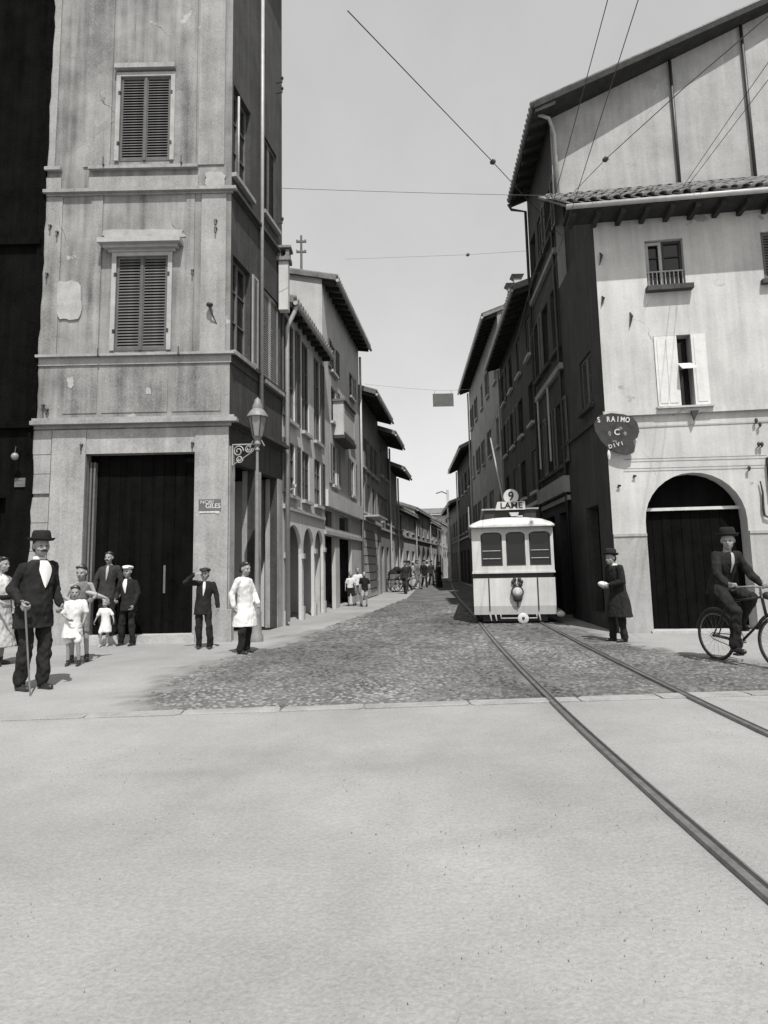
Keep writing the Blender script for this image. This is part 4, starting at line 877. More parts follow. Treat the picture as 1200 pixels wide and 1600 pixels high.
# deep eave with tiles, every edge tile a piece
EO = 0.60; PT = math.tan(R(33)); e0 = -0.62
zE = zR + 0.02
q = MB(); q.hexa([RF.p(e0, zE, EO), RF.p(RW, zE, EO), RF.p(RW, zE + PT * (R1D + EO), -R1D), RF.p(e0, zE + PT * (R1D + EO), -R1D), RF.p(e0, zE + 0.06, EO), RF.p(RW, zE + 0.06, EO), RF.p(RW, zE + 0.06 + PT * (R1D + EO), -R1D), RF.p(e0, zE + 0.06 + PT * (R1D + EO), -R1D)]); rfR = mk('roof', q, MAT['tile'], hR)
q = MB(); q.wbox(RF, e0, RW, zE - 0.06, zE - 0.002, -0.02, EO); mk('soffit', q, MAT['soffit'], rfR)
q = MB(); q.add([RF.p(0, zE - 0.06, -0.01), RF.p(0, zE - 0.06, -R1D), RF.p(0, zE + PT * (R1D + EO), -R1D), RF.p(0, zE + PT * EO, -0.01)], [(0, 1, 2, 3)]); mk('gable', q, MAT['plaster_shade'], hR)
q = MB(); q.path([RF.p(e0 - 0.02, zE - 0.02, EO + 0.06), RF.p(RW, zE - 0.02, EO + 0.06)], 0.055, 8); mk('gutter', q, MAT['zinc'], rfR, True)
q = MB()
for i in range(14): s_ = e0 + 0.1 + i * 0.48; q.wbox(RF, s_, s_ + 0.09, zE - 0.17, zE - 0.061, 0.01, EO - 0.05)
q = mk('rafters', q, MAT['soffit'], rfR); q['kind'] = 'stuff'
tl = MB(); n = 7; LT = 0.46
for side in (0, 1):
    for i in range(n + 1):
        t = math.pi * i / n; rr_ = 0.10 if side == 0 else 0.085
        tl.v.append((rr_ * math.cos(t) * (1 - 0.12 * side), 0.0 if side == 0 else LT, rr_ * math.sin(t) * 0.8))
for i in range(n): tl.f.append((i, i + 1, n + 2 + i, n + 1 + i))
tl.v += [(v[0] * 0.84, v[1], v[2] * 0.84 - 0.004) for v in tl.v]; k_ = 2 * (n + 1)
for i in range(n): tl.f.append((k_ + i + 1, k_ + i, k_ + n + 1 + i, k_ + n + 2 + i)); tl.f.append((i, i + 1, k_ + i + 1, k_ + i))
tile_me = mesh_of(tl, 'roof_tile', True)
up = Vector((-RF.n.x, -RF.n.y, PT)).normalized(); xs = Vector((RF.d.x, RF.d.y, 0)); nn = xs.cross(up)
rr = random.Random(11)
for r_ in range(8):
    for i in range(27):
        s_ = e0 + 0.05 + i * 0.225 + rr.uniform(-0.02, 0.02)
        o = link('roof_tile', tile_me, MAT['tile'], rfR)
        M = Matrix((xs, up, nn)).transposed().to_4x4() @ Matrix.Rotation(rr.uniform(-0.07, 0.07), 4, 'Z') @ Matrix.Rotation(rr.uniform(-0.05, 0.02), 4, 'X')
        M.translation = RF.p(s_, zE + 0.065, EO + 0.05) + up * (r_ * 0.37 + rr.uniform(-0.03, 0.03)) + nn * (0.012 + 0.006 * (r_ % 2)); o.matrix_basis = M
# wall ties, cable insulators, stains in iron
for x, y, h_ in ((941, 470, 0.10), (985, 500, 0.16), (938, 405, 0.14), (990, 745, 0.03), (966, 760, 0.03)):
    s, z = RF.sz(x, y); q = MB(); q.path([RF.p(s, z + h_, 0.0), RF.p(s + 0.02, z + h_ * 0.4, 0.05), RF.p(s - 0.03, z - h_, 0.03)], [0.012, 0.03, 0.008], 6); mk('wall_tie', q, MAT['iron'], hR)
for x, y in ((1179, 658), (1185, 664), (1183, 695), (1188, 695), (1168, 732)):
    s, z = RF.sz(x, y); q = MB(); q.lathe([(0.012, -0.05), (0.03, -0.02), (0.03, 0.02), (0.012, 0.05)], RF.p(s, z, 0.07), 8); q.path([RF.p(s, z - 0.05, 0.07), RF.p(s, z - 0.05, 0.0)], 0.01, 5); mk('insulator', q, MAT['iron'], hR)
q = MB(); P = [(1186, 752), (1190, 770), (1191, 795), (1193, 806), (1200, 809), (1212, 800)]
q.path([RF.p(*RF.sz(x, y), 0.05) for x, y in P], [0.012, 0.02, 0.026, 0.024, 0.018, 0.015], 6); mk('cable_loop', q, MAT['iron'], hR)
q = MB(); s, z = RF.sz(1203, 735); q.wbox(RF, s - 0.06, s + 0.35, z - 0.45, z + 0.25, 0.004, 0.12); mk('junction_box', q, MAT['iron'], hR)
for y in (712, 727):
    q = MB(); a, z = RF.sz(975, y + 6); b, z2_ = RF.sz(1196, y); q.path([RF.p(a, z, 0.03), RF.p(b, z2_, 0.03)], 0.006, 4); mk('cable', q, MAT['wood_mid'], hR)

# corner sign: cut-out board with letters
s, z = RF.sz(966, 680); sg = thing('corner_signboard', 'dark cut-out signboard with pale lettering hung on the right corner', 'sign', RF.p(s, z, 0.1))
P = [(926, 664), (934, 652), (952, 648), (972, 650), (986, 655), (993, 664), (996, 676), (993, 686), (986, 690), (989, 700), (988, 708), (978, 712), (966, 710), (955, 706), (945, 700), (936, 690), (928, 676)]
q = MB(); q.prism([RF.p(*RF.sz(x, y), 0.10) for x, y in P], Vector((RF.n.x, RF.n.y, 0)) * 0.05); mk('board', q, MAT['sign_dark'], sg)
for i, ch_ in enumerate('S RAIMO'):
    if ch_ == ' ': continue
    x = 933 + i * 7.4; y = 659 - 1.0 * math.sin(i / 6 * math.pi); a, zz = RF.sz(x, y); lettering(ch_, 0.15, wall_frame(RF, a, zz, 0.155) @ Matrix.Rotation(R(6 - 3 * i), 4, 'Z'), 'paint_pale', sg, 0.75, 0.003)
a, zz = RF.sz(961, 678); lettering('C', 0.17, wall_frame(RF, a, zz, 0.155), 'paint_pale', sg, 0.9, 0.004)
q = MB()
for x, y, rx, ry in ((950, 680, 3, 5), (967, 672, 4, 3), (974, 680, 3, 4), (958, 692, 5, 2)):
    a, zz = RF.sz(x, y); q.ell(RF.p(a, zz, 0.15), (rx * 0.0115, 0.01, ry * 0.0115), None, 8, 5)
mk('emblem', q, MAT['cloth_mid'], sg)
for i, ch_ in enumerate('DIVI'):
    x = 951 + i * 6; a, zz = RF.sz(x, 700 - i * 1.6); lettering(ch_, 0.11, wall_frame(RF, a, zz, 0.155) @ Matrix.Rotation(R(14), 4, 'Z'), 'paint_pale', sg, 0.9, 0.002)
a, zz = RF.sz(949, 709); q = MB(); q.lathe([(0.02, -0.14), (0.035, -0.05), (0.03, 0.0), (0.012, 0.05)], RF.p(a, zz, 0.13), 8); mk('hook', q, MAT['tram_white'], sg)

# ------------------------------------------------------------------ tall house behind it (upper wall bright, eaves over the street)
T0 = R1D; T1 = RROW.sz(838, 600)[0]
z2 = 13.3; zl = lambda px, py: RROW.sz(px, py)
hT = thing('tall_side_house', 'tall house with bare pale upper wall rising behind the white corner house', 'house', RROW.p(T0 + 1, 0, -1))
TF = Wall(RROW.p(T0, 0, 0), (1, -0.12), (0, -1))
wins = []
Lt = T1 - T0
for zz0, zz1 in ((3.9, 5.6), (7.0, 8.8), (10.2, 11.6)):
    for t in (0.18, 0.52, 0.84): wins.append((T0 + Lt * t - 0.42, T0 + Lt * t + 0.42, zz0, zz1))
drs = [(T0 + Lt * t - 0.55, T0 + Lt * t + 0.55, 0, 2.7) for t in (0.25, 0.7)]
mb = wall_holes(RROW, T0 + 0.001, T1, 0, z2, wins + drs, 0.3)
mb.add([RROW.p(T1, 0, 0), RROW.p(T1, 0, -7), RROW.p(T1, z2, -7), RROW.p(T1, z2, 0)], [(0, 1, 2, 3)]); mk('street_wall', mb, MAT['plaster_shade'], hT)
GK = 0.42; mb = MB(); mb.add([TF.p(0, zR - 1), TF.p(8, zR - 1), TF.p(8, z2 + 0.06 + 8 * GK), TF.p(0, z2 + 0.06)], [(0, 1, 2, 3)]); mk('front_wall', mb, MAT['plaster_white_up'], hT)
for i, hw in enumerate(wins): plain_window(hT, RROW, *hw, ('open', 'open', 'closed', None, 'far')[i % 5], 'shutter', 0.2, 'plaster_shade')
for a, b, c, d in drs: q = MB(); q.wbox(RROW, a, b, c, d, -0.3, -0.25); mk('door', q, MAT['wood_black'], hT)
for z, hh, out in ((3.15, 0.42, 0.16), (2.95, 0.12, 0.08), (6.35, 0.16, 0.10), (9.5, 0.14, 0.10)):
    q = MB(); q.wbox(RROW, T0 + 0.002, T1, z, z + hh, 0.003, out); mk('string_course', q, MAT['plaster_mid'], hT)
ov = 0.56
VG = 0.8                                             # verge towards the square
def roofpt(s_, o_, dz): return RROW.p(s_, z2 - GK * o_ + dz, o_)
q = MB(); q.hexa([roofpt(T0 - VG, ov, 0.0), roofpt(T1 + 0.1, ov, 0.0), roofpt(T1 + 0.1, -8, 0.0), roofpt(T0 - VG, -8, 0.0), roofpt(T0 - VG, ov, 0.16), roofpt(T1 + 0.1, ov, 0.16), roofpt(T1 + 0.1, -8, 0.16), roofpt(T0 - VG, -8, 0.16)]); rfT = mk('roof', q, MAT['soffit'], hT)
q = MB(); n = 22
for i in range(n): s_ = lerp(T0 - VG + 0.1, T1, i / (n - 1)); q.tube(roofpt(s_, ov + 0.06, 0.17), roofpt(s_, -8, 0.17), 0.08, n=6)
q = mk('tile_courses', q, MAT['tile'], rfT, True); q['kind'] = 'stuff'
q = MB()
for i in range(9): s_ = lerp(T0 - VG + 0.08, T1 - 0.05, i / 8); q.hexa([roofpt(s_ - .05, ov - .03, -.12), roofpt(s_ + .05, ov - .03, -.12), roofpt(s_ + .05, 0.0, -.14), roofpt(s_ - .05, 0.0, -.14), roofpt(s_ - .05, ov - .03, -.002), roofpt(s_ + .05, ov - .03, -.002), roofpt(s_ + .05, 0.0, -.002), roofpt(s_ - .05, 0.0, -.002)])
q = mk('rafters', q, MAT['soffit'], rfT); q['kind'] = 'stuff'
q = MB(); q.path([RROW.p(T1 + 0.05, z2 - 0.2, ov + 0.04), RROW.p(T1 + 0.02, z2 - 0.40, ov - 0.05), RROW.p(T1 - 0.08, z2 - 0.55, 0.08), RROW.p(T1 - 0.08, 0.1, 0.08)], 0.045, 8); mk('downpipe', q, MAT['iron'], hT, True)
q = MB(); q.path([TF.p(-0.35, z2 - 0.12, 0.40), TF.p(-0.05, z2 - 0.15, 0.25), TF.p(0.10, z2 - 0.5, 0.07), TF.p(0.10, zR + 0.3 + PT * R1D, 0.07)], 0.05, 8); mk('downpipe', q, MAT['zinc'], hT, True)
for (x0, y0, x1, y1) in ((1042, 133, 1062, 303), (1163, 135, 1180, 292)):
    a, z = TF.sz(x1, y1); q = MB(); q.path([TF.p(a, z2 + a * GK - 0.05, 0.07), TF.p(a, z - 0.35, 0.07)], 0.042, 8); mk('downpipe', q, MAT['iron'], hT, True)
sdp = zl(905, 640)[0]; q = MB(); q.path([RROW.p(T0 + 0.15, zl(880, 330)[1], 0.07), RROW.p(T0 + 0.15, 0.2, 0.07)], 0.04, 8); mk('downpipe', q, MAT['iron'], hT, True)
for a_ in (0.45, 0.86):
    q = MB(); s_ = T0 + Lt * a_; q.path([RROW.p(s_, 4.2, 0.09), RROW.p(s_, 6.3, 0.09)], 0.03, 6); mk('cable_conduit', q, MAT['zinc'], hT)

# ------------------------------------------------------------------ further houses on the shaded right side
U1 = T1 + 8.4
def right_far(i, name, label, W, s0, s1, zt, mat, nwin, floors, ov, rise=0.9):
    return far_house(i, name, label, W, s0, s1, zt, mat, 'shutter', nwin, floors, ov)
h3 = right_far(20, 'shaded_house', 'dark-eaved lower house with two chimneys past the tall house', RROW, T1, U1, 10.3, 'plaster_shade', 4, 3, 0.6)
for k, (px, yt, yb) in enumerate(((800, 446, 470), (809, 432, 466))):
    p0 = atY(px, yb, 22.8 + k * 0.6); p1 = atY(px, yt, 22.8 + k * 0.6); ch = thing('chimney', ('shorter', 'taller')[k] + ' of two white flared chimneys on the right roof', 'chimney', p0, 'chimneys on the right roof')
    q = MB(); q.box(p0.x - 0.13, p0.x + 0.13, p0.y - 0.13, p0.y + 0.13, p0.z - 0.8, p1.z - 0.14); mk('stack', q, MAT['plaster_pale'], ch); q = MB(); q.hexa([(p0.x - 0.13, p0.y - 0.13, p1.z - 0.14), (p0.x + 0.13, p0.y - 0.13, p1.z - 0.14), (p0.x + 0.13, p0.y + 0.13, p1.z - 0.14), (p0.x - 0.13, p0.y + 0.13, p1.z - 0.14), (p0.x - 0.24, p0.y - 0.24, p1.z), (p0.x + 0.24, p0.y - 0.24, p1.z), (p0.x + 0.24, p0.y + 0.24, p1.z), (p0.x - 0.24, p0.y + 0.24, p1.z)]); mk('cap', q, MAT['tile'], ch)
RW2 = Wall(RROW.p(U1, 0, 0), (0.030, 1), (-1, 0))
right_far(21, 'shaded_house', 'tall shaded house with a sunlit end wall, farther down the right side', RW2, 0, 13, 12.8, 'plaster_mid', 5, 3, 0.65)
right_far(22, 'shaded_house', 'low shaded house second from the far end of the right side', RW2, 13, 24, 9.2, 'plaster_shade', 4, 2, 0.7)
right_far(23, 'shaded_house', 'small shaded house at the far end of the right side', RW2, 24, 36, 6.6, 'plaster_mid', 4, 1, 0.7)

# ================================================================== TRAM
def thing0(name, label, cat, loc, rotz=0.0, group=None):
    """an Empty whose children are given in the thing's own coordinates"""
    o = bpy.data.objects.new(name, None); COL.objects.link(o); o.location = loc; o.rotation_euler = (0, 0, rotz); o.empty_display_size = 0.2
    WINV[o.name] = Matrix.Identity(4); return tag(o, label, cat, group)
TB = G(806, 975); TY = TB.y; TX = TB.x
tx = lambda px, py=900: atY(px, py, TY).x - TX
tz = lambda py, px=806: atY(px, py, TY).z
tram = thing0('tram', 'white single-deck electric tram, number nine, coming along the right side', 'tram', (TX, TY, 0), -math.atan(0.135))
HW = (tx(869) - tx(743)) / 2
TFW = Wall((-HW, 0), (1, 0), (0, -1)); TL = 6.4
z_ap0, z_ap1, z_gap, z_sill0, z_w0, z_w1, z_top = tz(947), tz(903), tz(896), tz(896), tz(884), tz(831), tz(822)
zbt = tz(960)
q = MB(); q.box(-HW, HW, 0.0, TL, zbt, z_ap0); mk('bumper_beam', q, MAT['tram_grey'], tram)
q = MB(); q.box(-HW, HW, 0.0, TL, z_ap0 + 0.002, z_ap1); mk('apron', q, MAT['tram_white'], tram)
q = MB(); q.box(-HW + 0.03, HW - 0.03, 0.03, TL - 0.03, z_ap1 + 0.002, z_gap); mk('dark_band', q, MAT['tram_dark'], tram)
for px in (765, 840):
    q = MB(); x = tx(px, 925); q.box(x - 0.012, x + 0.012, -0.022, -0.002, z_ap0 - 0.1, z_ap1); mk('seam_strip', q, MAT['tram_dark'], tram)
holes = []
for x0, x1 in ((752, 785), (791, 820.5), (826.5, 859)): holes.append((tx(x0, 860) + HW, tx(x1, 860) + HW, z_w0, z_w1))
mb = wall_holes(TFW, 0, 2 * HW, z_gap + 0.002, z_top, holes, 0.07)
TSL = Wall((-HW, 0), (0, 1), (-1, 0)); TSR = Wall((HW, 0), (0, 1), (1, 0))
sh = [(0.35 + k * 1.0, 1.2 + k * 1.0, z_w0, z_w1) for k in range(6)]
wall_holes(TSL, 0, TL, z_gap + 0.002, z_top, sh, 0.06, mb); wall_holes(TSR, 0, TL, z_gap + 0.002, z_top, sh, 0.06, mb)
mb.add([(-HW, TL, z_gap), (HW, TL, z_gap), (HW, TL, z_top), (-HW, TL, z_top)], [(0, 1, 2, 3)])
mk('body', mb, MAT['tram_white'], tram)
q = MB(); q.box(-HW - 0.015, HW + 0.015, -0.03, TL, z_gap + 0.01, z_gap + 0.05); mk('sill_rail', q, MAT['tram_white'], tram)
for (a, b, c, d) in holes:
    f = MB(); e = 0.03
    f.wbox(TFW, a, a + e, c, d, -0.05, -0.02); f.wbox(TFW, b - e, b, c, d, -0.05, -0.02); f.wbox(TFW, a + e, b - e, d - e, d, -0.05, -0.02); f.wbox(TFW, a + e, b - e, c, c + e, -0.05, -0.02)
    wn = mk('window', f, MAT['wood_dark'], tram); g = MB(); g.wbox(TFW, a, b, c, d, -0.075, -0.05); mk('pane', g, MAT['glass'], wn)
    f = MB()                                                     # rounded upper corners
    for cx, sg_ in ((a, 1), (b, -1)):
        R_ = 0.15; arc = [(cx + sg_ * R_ * (1 - math.sin(t * math.pi / 12)), d - R_ * (1 - math.cos(t * math.pi / 12)) * 0.55) for t in range(7)]
        f.prism([TFW.p(cx - sg_ * 0.002, d + 0.002, -0.045)] + [TFW.p(s_, z_, -0.045) for s_, z_ in arc], (0, -0.043, 0))
    mk('arched_head', f, MAT['tram_white'], wn)
    f = MB()
    if b - a > 0.45 and (a < 0.5 or a > 1.0):
        for t in (0.22, 0.45): f.tube(TFW.p(a + 0.04, lerp(c, d, t), -0.03), TFW.p(b - 0.04, lerp(c, d, t), -0.03), 0.009, n=5)
        mk('guard_bars', f, MAT['iron_pale'], wn)
for Wd in (TSL, TSR):
    for (a, b, c, d) in sh:
        g = MB(); g.wbox(Wd, a, b, c, d, -0.08, -0.05); mk('side_window', g, MAT['glass'], tram)
# roof: swept hood with rounded ends
rings = []
zr0, zr1 = z_top - 0.02, tz(806)
for y_, k, kz in ((-0.17, 0.86, 0.25), (-0.12, 0.95, 0.55), (0.0, 1.0, 0.85), (0.35, 1.02, 1.0), (TL - 0.35, 1.02, 1.0), (TL, 1.0, 0.85), (TL + 0.12, 0.95, 0.55), (TL + 0.17, 0.86, 0.25)):
    prof = [(-1.06, 0.0), (-1.06, 0.18), (-0.97, 0.45), (-0.75, 0.78), (-0.4, 0.95), (0, 1.0), (0.4, 0.95), (0.75, 0.78), (0.97, 0.45), (1.06, 0.18), (1.06, 0.0)]
    rings.append([(p * HW * k, y_, zr0 + t * (zr1 - zr0) * kz) for p, t in prof])
q = MB(); q.bridge(rings); mk('roof', q, MAT['tram_white'], tram, 'auto')
zc0, zc1 = zr1 - 0.05, tz(795)
q = MB(); q.box(tx(757, 800), tx(838, 800), 0.25, TL - 0.6, zc0, zc1); cl = mk('clerestory', q, MAT['tram_dark'], tram)
q = MB(); q.box(tx(753, 795), tx(842, 795), 0.20, TL - 0.55, zc1 + 0.002, zc1 + 0.035); mk('clerestory_roof', q, MAT['tram_grey'], cl)
q = MB(); q.prism([(tx(796, 800), 0.10, tz(800)), (tx(811, 800), 0.10, tz(800)), (tx(809, 803), 0.10, tz(806)), (tx(799, 803), 0.10, tz(806))], (0, 0.2, 0)); q.box(tx(806, 804), tx(817, 804), 0.12, 0.16, tz(807), tz(805)); mk('roof_lamp', q, MAT['tram_white'], tram)
# number disc and destination board
bz0, bz1 = tz(795.5), tz(782.5)
q = MB(); q.prism([(tx(774, 790), 0.16, bz0), (tx(821, 790), 0.16, bz0), (tx(821, 790), 0.16, bz1), (tx(778, 790), 0.16, bz1)], (0, 0.03, 0)); bo = mk('destination_board', q, MAT['tram_white'], tram)
FR = Matrix.Rotation(R(90), 4, 'X')
lettering('LAME', 0.19, Matrix.Translation((tx(799.5, 790), 0.155, (bz0 + bz1) / 2)) @ FR, 'ink', bo, 1.15, 0.004)
xc, zc_ = tx(799, 775), tz(774.5); rd = 11.8 / FPX * TY
q = MB(); q.lathe([(0, -0.02), (rd, -0.02), (rd, 0.02), (0, 0.02)], (xc, 0.18, zc_), 28, FR.to_3x3()); nd = mk('number_disc', q, MAT['tram_white'], tram)
lettering('9', 0.30, Matrix.Translation((xc, 0.155, zc_)) @ FR, 'ink', nd, 0.95, 0.004)
# headlamp with emblem plate, hooks, buffer, couplings
xl, zl_ = tx(808, 925), tz(925); rl = 9 / FPX * TY
q = MB(); q.lathe([(rl * 0.9, 0.0), (rl, 0.03), (rl * 0.92, 0.10), (rl * 0.6, 0.14), (0, 0.15)], (xl, 0.0, zl_), 20, Matrix.Rotation(R(90), 3, 'X')); hl = mk('headlamp', q, MAT['tram_grey'], tram, 'auto')
q = MB(); q.lathe([(rl * 0.98, -0.005), (rl * 1.08, 0.02), (rl * 1.08, 0.07), (rl * 0.98, 0.09)], (xl, -0.02, zl_), 20, Matrix.Rotation(R(90), 3, 'X')); mk('lamp_rim', q, MAT['tram_dark'], hl)
q = MB(); q.ell((xl, -0.07, zl_ - rl * 1.05), (rl * 0.75, 0.06, rl * 0.62)); q.tube((xl, -0.05, zl_ - rl * 1.5), (xl, -0.05, z_ap0 - 0.02), 0.016, 0.012); mk('lamp_bracket', q, MAT['tram_dark'], hl, True)
q = MB(); q.lathe([(0.0, 0.155), (rl * 0.4, 0.15), (rl * 0.45, 0.142)], (xl, 0.0, zl_), 6, Matrix.Rotation(R(90), 3, 'X')); mk('emblem', q, MAT['tram_white'], hl)
q = MB()
for dx, dz in ((-0.085, 0), (-0.05, 0.05), (0.06, 0.05), (0.105, 0.0), (-0.05, -0.07), (0.075, -0.07)): q.ell((xl + dx, -0.03, tz(909) + dz), (0.045, 0.035, 0.05))
mk('coupling_plugs', q, MAT['tram_dark'], tram, True)
xb, zb_ = tx(817, 973), tz(973)
zb_ = max(zb_, 0.14)
q = MB(); q.lathe([(0.0, -0.1), (0.05, -0.1), (0.05, 0.02), (0.115, 0.03), (0.125, 0.06), (0.10, 0.075), (0.04, 0.08), (0.03, 0.07)], (xb, -0.1, zb_), 20, FR.to_3x3()); bf = mk('buffer', q, MAT['tram_white'], tram, 'auto')
q = MB(); q.ell((xb, -0.185, zb_), (0.03, 0.015, 0.03)); mk('buffer_bolt', q, MAT['tram_dark'], bf)
q = MB(); x0, x1 = tx(783, 965), tx(838, 965); q.path([(x0, -0.04, zbt), (x0, -0.10, zb_), (x1, -0.10, zb_), (x1, -0.04, zbt)], 0.014, 6); mk('tow_bar', q, MAT['iron_pale'], tram)
for px in (767, 775, 842):
    q = MB(); x = tx(px, 965); q.capsule((x, -0.03, zbt - 0.02), (x + 0.02, -0.04, zbt - 0.13), 0.022, 0.014, 8); mk('brake_hose', q, MAT['iron_pale'], tram, True)
q = MB(); q.box(-HW + 0.12, HW - 0.12, 0.25, TL - 0.25, 0.12, zbt - 0.002); q.box(-HW + 0.2, HW - 0.2, 0.12, 0.16, 0.05, zbt - 0.01); mk('truck', q, MAT['tram_dark'], tram)
for y_ in (1.5, 4.2):
    for x in (-0.70, 0.70):
        q = MB(); q.lathe([(0.0, -0.05), (0.33, -0.05), (0.36, -0.04), (0.36, -0.02), (0.33, 0.0), (0.33, 0.05), (0.0, 0.05)], (x, y_, 0.355), 24, Matrix.Rotation(R(90) * (1 if x < 0 else -1), 3, 'Y')); mk('wheel', q, MAT['tram_dark'], tram, 'auto')
q = MB(); q.box(HW - 0.04, HW + 0.14, 0.15, 0.75, 0.26, 0.30); st = mk('step', q, MAT['tram_grey'], tram); q = MB(); q.ell((HW + 0.09, 0.02, 0.22), (0.10, 0.05, 0.07)); mk('step_lamp', q, MAT['tram_white'], st, True)
# roof ladder and trolley pole
q = MB(); xa = -HW - 0.05
for y_ in (0.5, 0.9): q.tube((xa, y_, z_top - 0.05), (xa, y_, tz(787)), 0.014, n=5)
for t in range(4): z = lerp(z_top, tz(789), t / 3); q.tube((xa, 0.5, z), (xa, 0.9, z), 0.010, n=5)
mk('roof_ladder', q, MAT['iron_pale'], tram)
pt_ = atY(766, 683, TY + 4.4); pl_ = tram.matrix_basis.inverted() @ pt_ if False else None
Mi = (Matrix.Translation((TX, TY, 0)) @ Matrix.Rotation(-math.atan(0.135), 4, 'Z')).inverted()
p0, p1 = Mi @ atY(789, 775, TY + 2.4), Mi @ pt_
p0 = Vector((p0.x, p0.y, zc1 + 0.10))
q = MB(); q.tube(p0, p1, 0.030, 0.022); tp = mk('trolley_pole', q, MAT['iron_pale'], tram); q = MB(); q.box(p0.x - 0.2, p0.x + 0.2, p0.y - 0.25, p0.y + 0.25, zc1 + 0.03, zc1 + 0.12); mk('pole_base', q, MAT['tram_dark'], tp)
q = MB(); q.lathe([(0.0, -0.02), (0.06, -0.02), (0.045, 0.0), (0.06, 0.02), (0.0, 0.02)], p1, 12, Matrix.Rotation(R(90), 3, 'Y')); mk('trolley_wheel', q, MAT['iron'], tp)
TROLLEY_TOP = pt_

# ================================================================== STREET LAMP, WIRES, POSTS
def along_px(y, x0, x1): pass
LB_ = G(401, 1003)
lamp = thing('street_lamp', 'slender gas street lamp with glazed lantern beside the corner house', 'street lamp', LB_)
zz = lambda py, px=404: atY(px, py, LB_.y).z
X, Y = LB_.x, LB_.y
q = MB(); q.lathe([(0.13, 0), (0.13, 0.12), (0.10, 0.16), (0.085, 0.5), (0.095, 0.55), (0.06, 0.62), (0.045, 1.2), (0.036, 2.6), (0.028, zz(705)), (0.05, zz(703)), (0.03, zz(699))], (X, Y, 0), 14); mk('post', q, MAT['lamp_paint'], lamp, 'auto')
q = MB(); q.lathe([(0.03, zz(699)), (0.07, zz(694)), (0.05, zz(689)), (0.10, zz(682))], (X, Y, 0), 12); q.path([(X - 0.14, Y, zz(697)), (X - 0.08, Y, zz(688)), (X, Y, zz(693)), (X + 0.08, Y, zz(688)), (X + 0.14, Y, zz(697))], 0.016, 5); mk('lantern_cradle', q, MAT['lamp_paint'], lamp, 'auto')
l0, l1, l2 = zz(682), zz(652), zz(628)
lan = MB(); 
for i in range(6):
    a = math.pi / 3 * i; c, s_ = math.cos(a), math.sin(a); lan.tube((X + 0.10 * c, Y + 0.10 * s_, l0), (X + 0.19 * c, Y + 0.19 * s_, l1), 0.011, n=5)
ln = mk('lantern_frame', lan, MAT['iron'], lamp)
for i in range(6):
    a, b = math.pi / 3 * i, math.pi / 3 * (i + 1); g = MB()
    g.add([(X + 0.098 * math.cos(a), Y + 0.098 * math.sin(a), l0), (X + 0.098 * math.cos(b), Y + 0.098 * math.sin(b), l0), (X + 0.188 * math.cos(b), Y + 0.188 * math.sin(b), l1), (X + 0.188 * math.cos(a), Y + 0.188 * math.sin(a), l1)], [(0, 1, 2, 3)]); mk('pane', g, MAT['lamp_glass'], ln)
q = MB(); q.lathe([(0.215, l1), (0.215, l1 + 0.02), (0.15, l1 + 0.12), (0.105, l1 + 0.17), (0.11, l1 + 0.21), (0.07, l2 - 0.02), (0.06, l2 + 0.04), (0.03, l2 + 0.07), (0.0, l2 + 0.10)], (X, Y, 0), 12); mk('lantern_hood', q, MAT['lamp_paint'], lamp, 'auto')
# scrolled iron bracket between pier and lamp
sb = thing('scroll_bracket', 'scrolled wrought iron bracket reaching from the corner pier to the lamp', 'bracket', LS.p(0.1, zs(700, 370), 0.05))
pA = LS.p(0.06, zz(692), 0.05); pB = Vector((X - 0.03, Y, zz(694)))
q = MB(); q.path([pA, pB], 0.014, 5); mk('bar', q, MAT['iron_pale'], sb)
dv = (pB - pA); dv.z = 0; Lb_ = dv.length; dv.normalize()
def scroll(cx, cz, r, turns, flip):
    P = []
    for i in range(22):
        t = i / 21; a = flip * turns * 6.2832 * t; rr_ = r * (1 - 0.75 * t); P.append(pA + dv * (cx + rr_ * math.cos(a)) + Vector((0, 0, cz + rr_ * math.sin(a))))
    return P
for k, (cx, cz, r_, fl) in enumerate(((0.13, -0.14, 0.12, 1), (0.16, -0.30, 0.08, -1), (0.36, -0.10, 0.085, -1), (0.53, -0.075, 0.06, 1), (0.66, -0.06, 0.05, -1))):
    if cx < Lb_ - 0.02: q = MB(); q.path(scroll(cx, cz, r_, 1.6, fl), 0.013, 5); mk('scroll', q, MAT['iron_pale'], sb)
q = MB(); q.path([pA, pA + Vector((0, 0, -0.42)), ], 0.014, 5); q.path([pA + Vector((0, 0, -0.42)), pA + dv * 0.22 + Vector((0, 0, -0.30)), pA + dv * 0.45 + Vector((0, 0, -0.17)), pB + Vector((0, 0, -0.03))], 0.011, 5); mk('brace', q, MAT['iron_pale'], sb)

def wire(name, label, pts, r=0.006, sag=0.0, knobs=(), mat='iron', group='overhead wires'):
    P = [Vector(p) for p in pts]; out = []
    for a, b in zip(P, P[1:]):
        for i in range(10): t = i / 10; p = a.lerp(b, t); p.z -= sag * 4 * t * (1 - t); out.append(p)
    out.append(P[-1]); mid = P[len(P) // 2]
    t_ = thing(name, label, 'wire', out[0], group); q = MB(); q.path(out, r, 5); mk('strand', q, MAT[mat], t_)
    for k in knobs:
        c = Vector(k); q = MB(); q.lathe([(0.0, -0.06), (0.03, -0.05), (0.055, 0.0), (0.03, 0.05), (0.0, 0.06)], c, 10, Matrix.Rotation(R(70), 3, 'Y')); mk('insulator', q, MAT[mat], t_)
    return t_
